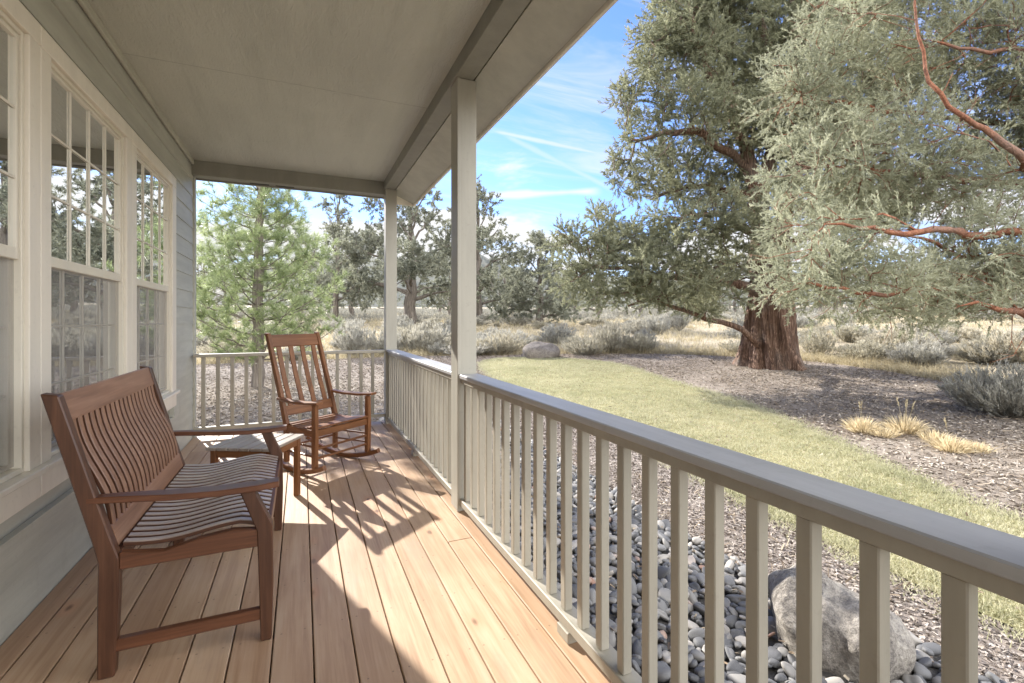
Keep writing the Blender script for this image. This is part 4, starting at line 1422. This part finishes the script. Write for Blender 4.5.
def bunch_grass(px, Z, h, n, label, stalks=6, seed=0):
    rng = np.random.default_rng(seed)
    p = on_ground(px, Z)
    b = np.zeros((n, 3)); a = rng.uniform(0, 6.28, n); s = rng.uniform(0, 1, n) ** .7
    b[:, 0] = np.cos(a) * s * .15; b[:, 1] = np.sin(a) * s * .13
    d = unit(np.stack([np.cos(a) * s * .9, np.sin(a) * s * .9, np.ones(n) * .9], 1) + rng.normal(0, .24, (n, 3)))
    l = h * rng.uniform(.5, 1.1, (n, 1))
    w = unit(np.cross(d, rng.normal(size=(n, 3)))) * .004
    mid = b + d * l * .6; tip = b + d * l * 1.0; tip[:, 2] -= (l[:, 0] * .22) * s
    V = np.stack([b - w, b + w, mid + w, mid - w, tip], 1).reshape(-1, 3)
    i = np.arange(n)[:, None] * 5
    F = np.concatenate([np.concatenate([i, i + 1, i + 2, i + 3], 1), np.concatenate([i + 3, i + 2, i + 4, i + 4], 1)])
    F4 = F[:n]
    F3 = np.concatenate([i + 3, i + 2, i + 4], 1)
    tri = np.concatenate([F4[:, [0, 1, 2]], F4[:, [0, 2, 3]], F3])
    tint = np.repeat(rng.uniform(0, 1, n), 5)
    root = empty('bunch_grass', p, 0, label, 'grass')
    link('blades', np_mesh('blades', V, tri, M['tuft'], tint), root)
    if stalks:
        pts, ch = [], []
        hs, ax = [], []
        for q in range(stalks):
            a = rng.uniform(0, 6.28); hh = h * rng.uniform(1.4, 1.9)
            t = np.array([math.cos(a) * .10, math.sin(a) * .10, hh])
            ch.append(list(range(len(pts), len(pts) + 3)))
            pts += [np.array([0, 0, 0]) + t * .05, t * .5, t]
            for e in range(5): hs.append(t * (.78 + .05 * e)); ax.append(t)
        V1, F1 = tubes(np.array(pts), np.full(len(pts), .003), ch, 3)
        V2, F2, t2 = blades(rng, np.array(hs), np.array(ax), 7, .03, .4, .035, .006, 1.0)
        link('seed_stalks', np_mesh('seed_stalks', np.concatenate([V1, V2]), np.concatenate([F1, F2 + len(V1)]), M['straw'], np.concatenate([np.full(len(V1), .5), t2])), root)


bunch_grass(862, 6.85, .27, 480, 'tan bunch grass tuft, leftmost on the mulch beyond the lawn', 2, 1)
bunch_grass(884, 6.62, .17, 240, 'small faded grass tuft right of the leftmost tan tuft', 0, 7)
bunch_grass(905, 6.75, .29, 560, 'tallest tan bunch grass tuft with seed stalks, middle of the mulch', 4, 2)
bunch_grass(935, 6.35, .18, 280, 'low faded grass tuft between two taller tan tufts', 0, 3)
bunch_grass(952, 5.95, .22, 430, 'tan bunch grass tuft nearest the lawn edge at right', 1, 4)
bunch_grass(975, 5.9, .15, 220, 'flattened pale grass tuft, rightmost of the tan tufts', 0, 5)


def scatter_poly(rng, poly, n, excl=()):
    lo, hi = poly.min(0), poly.max(0)
    P = rng.uniform(lo, hi, (n, 2))
    k = inside(P, poly)
    for e in excl: k &= ~inside(P, e)
    return P[k]


def view_filter(P, margin=90, zmin=.3):
    zc = P[:, 0] * sn + P[:, 1] * cs
    px = 512 + FPX * (P[:, 0] * cs - P[:, 1] * sn) / np.maximum(zc, .05)
    return (zc > zmin) & (px > -margin) & (px < 1024 + margin * 4)


def vnoise(P, sc, seed):
    g = np.random.default_rng(seed).uniform(0, 1, (128, 128))
    q = P / sc
    i = np.floor(q).astype(int); f = q - i; f = f * f * (3 - 2 * f)
    a, b = i[:, 0] % 128, i[:, 1] % 128
    a1, b1 = (a + 1) % 128, (b + 1) % 128
    return (g[a, b] * (1 - f[:, 0]) + g[a1, b] * f[:, 0]) * (1 - f[:, 1]) + (g[a, b1] * (1 - f[:, 0]) + g[a1, b1] * f[:, 0]) * f[:, 1]


def grass_blades(name, P, h, w, m, seed, z0, label, lean=.5, cat='grass'):
    rng = np.random.default_rng(seed)
    n = len(P)
    b = np.c_[P, zg(P[:, 0], P[:, 1]) + z0]
    d = unit(np.c_[rng.normal(0, lean, (n, 2)), np.ones(n)])
    l = h * rng.uniform(.5, 1.3, (n, 1))
    ww = unit(np.cross(d, rng.normal(size=(n, 3)))) * w / 2
    ww = ww * (1 + .0 * l)
    V = np.stack([b - ww, b + ww, b + d * l], 1).reshape(-1, 3)
    patch = .02 + .52 * vnoise(P, .9, seed) + .30 * vnoise(P, .28, seed + 1) + .14 * vnoise(P, .08, seed + 2)
    l = l * (.55 + .9 * vnoise(P, .13, seed + 3)[:, None])
    V = np.stack([b - ww, b + ww, b + d * l], 1).reshape(-1, 3)
    t = np.repeat(np.clip(patch + rng.normal(0, .30, n), 0, 1), 3)
    o = link(name, np_mesh(name, V, np.arange(n * 3).reshape(-1, 3), m, t))
    return tag(o, label, cat, kind='stuff')


rng = np.random.default_rng(70)
P = scatter_poly(rng, LAWN, 520000)
P = P[view_filter(P)]
d = np.hypot(P[:, 0], P[:, 1])
P = P[rng.uniform(0, 1, len(P)) < np.clip(5.5 / d, .35, 1) * np.clip(.35 + 1.3 * vnoise(P, .22, 5), 0, 1)]
E = np.repeat(LAWN, 500, 0) + rng.normal(0, .10, (len(LAWN) * 500, 2))
E = E[view_filter(E)]
P = np.concatenate([P, E[rng.uniform(0, 1, len(E)) < .5]])
grass_blades('lawn_grass', P, .046, .0085, M['grass'], 71, .028, 'short yellow-green grass blades growing on the lawn', .75)
# dry grass across the field, blades in tufts
cen = rng.uniform([-22, 9], [48, 62], (9000, 2))
cen = cen[view_filter(cen, 60, 10)]
cen = cen[~inside(cen, MULCH)]
dd = np.hypot(cen[:, 0], cen[:, 1])
cen = cen[rng.uniform(0, 1, len(cen)) < np.clip(22 / dd, .3, 1)]
P = np.repeat(cen, 24, 0) + rng.normal(0, .16, (len(cen) * 24, 2))
grass_blades('field_grass', P, .30, .020, M['straw'], 72, -.01, 'dry straw coloured grass tufts over the field', .45)
cen = np.stack([np.random.default_rng(9).uniform(-40, 110, 9000), np.random.default_rng(10).uniform(25, 150, 9000)], 1)
cen = cen[view_filter(cen, 30, 34)]
P = np.repeat(cen, 26, 0) + rng.normal(0, .38, (len(cen) * 26, 2))
grass_blades('far_scrub', P, .55, .10, M['sage_plain'], 78, -.05, 'low grey scrub covering the far field', .55, 'scrub')
edge = MULCH[(MULCH[:, 1] > 3.5)]
P = np.repeat(edge, 900, 0) + rng.normal(0, .75, (len(edge) * 900, 2))
P = P[~inside(P, MULCH)]
P = P[view_filter(P, 60, 5)]
grass_blades('field_edge_grass', P, .22, .014, M['straw'], 73, -.01, 'pale dry grass fringe along the mulch edge', .5)


def chips(name, P, size, m, seed, z0, label, cat, thin=1.0):
    rng = np.random.default_rng(seed)
    n = len(P)
    c = np.c_[P, zg(P[:, 0], P[:, 1]) + z0 + rng.uniform(0, size * .35, n)]
    u = unit(np.c_[rng.normal(size=(n, 2)), rng.normal(0, .35, n)])
    w = unit(np.cross(u, np.c_[rng.normal(0, .5, (n, 2)), np.ones(n)]))
    nn = np.cross(u, w)
    a = size * rng.uniform(.5, 1.6, (n, 1)); b = thin * size * rng.uniform(.25, .6, (n, 1)); h = thin * size * rng.uniform(.12, .3, (n, 1))
    V = np.stack([c - u * a / 2 - w * b / 2, c + u * a / 2 - w * b * .3, c + u * a * .4 + w * b / 2, c - u * a * .45 + w * b * .4, c + nn * h], 1).reshape(-1, 3)
    i = np.arange(n)[:, None] * 5
    F = np.concatenate([np.concatenate([i + p, i + (p + 1) % 4, i + 4], 1) for p in range(4)])
    t = np.repeat(np.clip(rng.beta(1.6, 1.6, n), 0, 1), 5)
    return tag(link(name, np_mesh(name, V, F, m, t)), label, cat, kind='stuff')


P = scatter_poly(rng, MULCH, 420000, (LAWN, PEBB))
P = P[view_filter(P)]
P = P[~((P[:, 0] < 1.2) & (P[:, 1] < 6.6))]
d = np.hypot(P[:, 0], P[:, 1])
P = P[rng.uniform(0, 1, len(P)) < np.clip(8 / d, .35, 1) ** 1.2 * np.clip(.15 + 1.5 * vnoise(P, .8, 21), 0, 1)]
chips('mulch_chips', P, .042, M['chip'], 74, .010, 'loose brown bark chips covering the mulch bed', 'mulch')
P = scatter_poly(rng, MULCH, 60000, (LAWN, PEBB))
P = P[view_filter(P)]
P = P[~((P[:, 0] < 1.2) & (P[:, 1] < 6.6))]
P = P[vnoise(P, 1.1, 31) * .6 + vnoise(P, .35, 32) * .4 > .47]
chips('twig_litter', P, .075, M['litter'], 76, .022, 'fallen twigs and dry needles lying over the mulch', 'litter', .3)
P = np.concatenate([scatter_poly(rng, PEBB, 1500), scatter_poly(rng, LAWN, 1600)])
P = P[view_filter(P)]
chips('leaf_litter', P, .035, M['litter'], 79, .062, 'dry leaf bits fallen on lawn and river stones', 'litter', .8)
P = scatter_poly(rng, GRAV, 200000, (LAWN, PEBB))
P = P[view_filter(P)]
chips('gravel_stones', P, .028, M['gravel_chip'], 75, .018, 'small pale angular gravel beside the lawn', 'gravel')


# ---- boulders
def boulder(name, loc, r, seed, m, label, squash=.3, sub=5):
    rng = np.random.default_rng(seed)
    t = bmesh.new()
    bmesh.ops.create_icosphere(t, subdivisions=sub, radius=1)
    planes = unit(rng.normal(size=(13, 3)))
    cut = rng.uniform(.62, .9, 13)
    ks = rng.normal(0, 1, (14, 3)) * np.array([2.2] * 6 + [6] * 5 + [15] * 3)[:, None]
    ph = rng.uniform(0, 6.28, 14); am = np.array([.05] * 6 + [.022] * 5 + [.008] * 3)
    for v in t.verts:
        p = np.array(v.co)
        for n, c in zip(planes, cut):
            s = p @ n - c
            if s > 0: p = p - n * s * .85
        p = p * (1 + (am * np.sin(ks @ p + ph)).sum())
        v.co = Vector(p * np.array(r))
    me = bpy.data.meshes.new(name)
    for f in t.faces: f.smooth = True
    t.to_mesh(me); t.free()
    me.materials.append(m)
    o = link(name, me, None, loc)
    return tag(o, label, 'boulder')


boulder('boulder', (2.56, 1.60, -.33), (.30, .31, .34), 3, M['boulder'], 'pale lichen-spotted boulder among the river stones behind the railing')
p = on_ground(541, 15.3)
boulder('boulder', (p[0], p[1], p[2] + .08), (.60, .5, .46), 9, M['boulder_brown'], 'brown boulder standing at the far end of the lawn', sub=4)


# ---- river stones
def stone_mesh(seed, sub=2):
    rng = np.random.default_rng(seed)
    t = bmesh.new()
    bmesh.ops.create_icosphere(t, subdivisions=sub, radius=1)
    ks = rng.normal(0, 1.6, (5, 3)); ph = rng.uniform(0, 6.28, 5)
    for v in t.verts:
        p = np.array(v.co)
        p = np.sign(p) * np.abs(p) ** .85
        p = p * (1 + .16 * np.sin(ks @ p + ph).sum() / 1.5)
        v.co = Vector(p * np.array([1, rng.uniform(.7, .72), .5]))
    me = bpy.data.meshes.new('river_stone')
    for f in t.faces: f.smooth = True
    t.to_mesh(me); t.free()
    me.materials.append(M['pebble'])
    return me


def river_stones():
    rng = np.random.default_rng(80)
    P = scatter_poly(rng, PEBB, 30000)
    P = P[view_filter(P, 120)]
    P = P[P[:, 0] > 1.13]
    # dart throwing with a grid
    r = .031
    keep, cells = [], {}
    S = .022 + .034 * rng.uniform(0, 1, len(P)) ** 1.4
    for k, (x, y) in enumerate(P):
        if (x - 2.56) ** 2 / .085 + (y - 1.60) ** 2 / .09 < 1: continue
        c = (int(x / .1), int(y / .1)); ok = True
        for i in (-1, 0, 1):
            for j in (-1, 0, 1):
                for q in cells.get((c[0] + i, c[1] + j), ()):
                    if (P[q, 0] - x) ** 2 + (P[q, 1] - y) ** 2 < (.62 * (S[q] + S[k])) ** 2: ok = False; break
                if not ok: break
            if not ok: break
        if ok: cells.setdefault(c, []).append(k); keep.append(k)
    P, S = P[keep], S[keep]
    zc = P[:, 0] * sn + P[:, 1] * cs
    px = 512 + FPX * (P[:, 0] * cs - P[:, 1] * sn) / zc
    py = HORY + FPX * (EYE + .42) / zc
    vis = (px > 470) & (px < 1024) & (py < 690)
    order = np.argsort(-(S / zc) * vis)
    big = order[:300]; rest = order[300:]
    ms = [stone_mesh(100 + i, 3) for i in range(7)]
    z = zg(P[:, 0], P[:, 1]) + .034 + rng.uniform(0, .022, len(P))
    rz = rng.uniform(0, 6.28, len(P)); tl = rng.normal(0, .28, (len(P), 2))
    for k in big:
        o = link('river_stone', ms[k % 7], None, (P[k, 0], P[k, 1], z[k]))
        o.rotation_euler = (tl[k, 0], tl[k, 1], rz[k])
        s = S[k] * 1.12
        o.scale = (s * rng.uniform(.95, 1.3), s * rng.uniform(.75, 1.1), s * rng.uniform(.75, 1.15))
        tag(o, 'smooth rounded river stone in the bed beside the deck', 'stone', 'river stones beside the deck')
    tm = [stone_mesh(120 + i, 2) for i in range(5)]
    tv = []
    for me in tm:
        v = np.zeros(len(me.vertices) * 3); me.vertices.foreach_get('co', v)
        f = np.zeros(len(me.polygons) * 3, int); me.polygons.foreach_get('vertices', f)
        tv.append((v.reshape(-1, 3), f.reshape(-1, 3)))
    Vs, Fs, Ts, b = [], [], [], 0
    for k in rest:
        v, f = tv[k % 5]
        c, s = math.cos(rz[k]), math.sin(rz[k])
        q = v * S[k] * 1.12
        q = q + np.stack([np.zeros(len(q)), np.zeros(len(q)), q[:, 0] * tl[k, 0] + q[:, 1] * tl[k, 1]], 1)
        q = np.stack([q[:, 0] * c - q[:, 1] * s, q[:, 0] * s + q[:, 1] * c, q[:, 2]], 1) + np.array([P[k, 0], P[k, 1], z[k]])
        Vs.append(q); Fs.append(f + b); Ts.append(np.full(len(q), rng.uniform())); b += len(q)
    o = link('river_stone_bed', np_mesh('river_stone_bed', np.concatenate(Vs), np.concatenate(Fs), M['pebble_mass'], np.concatenate(Ts), True))
    tag(o, 'farther river stones filling the rest of the bed', 'stones', kind='stuff')
    for me in tm: bpy.data.meshes.remove(me)


river_stones()
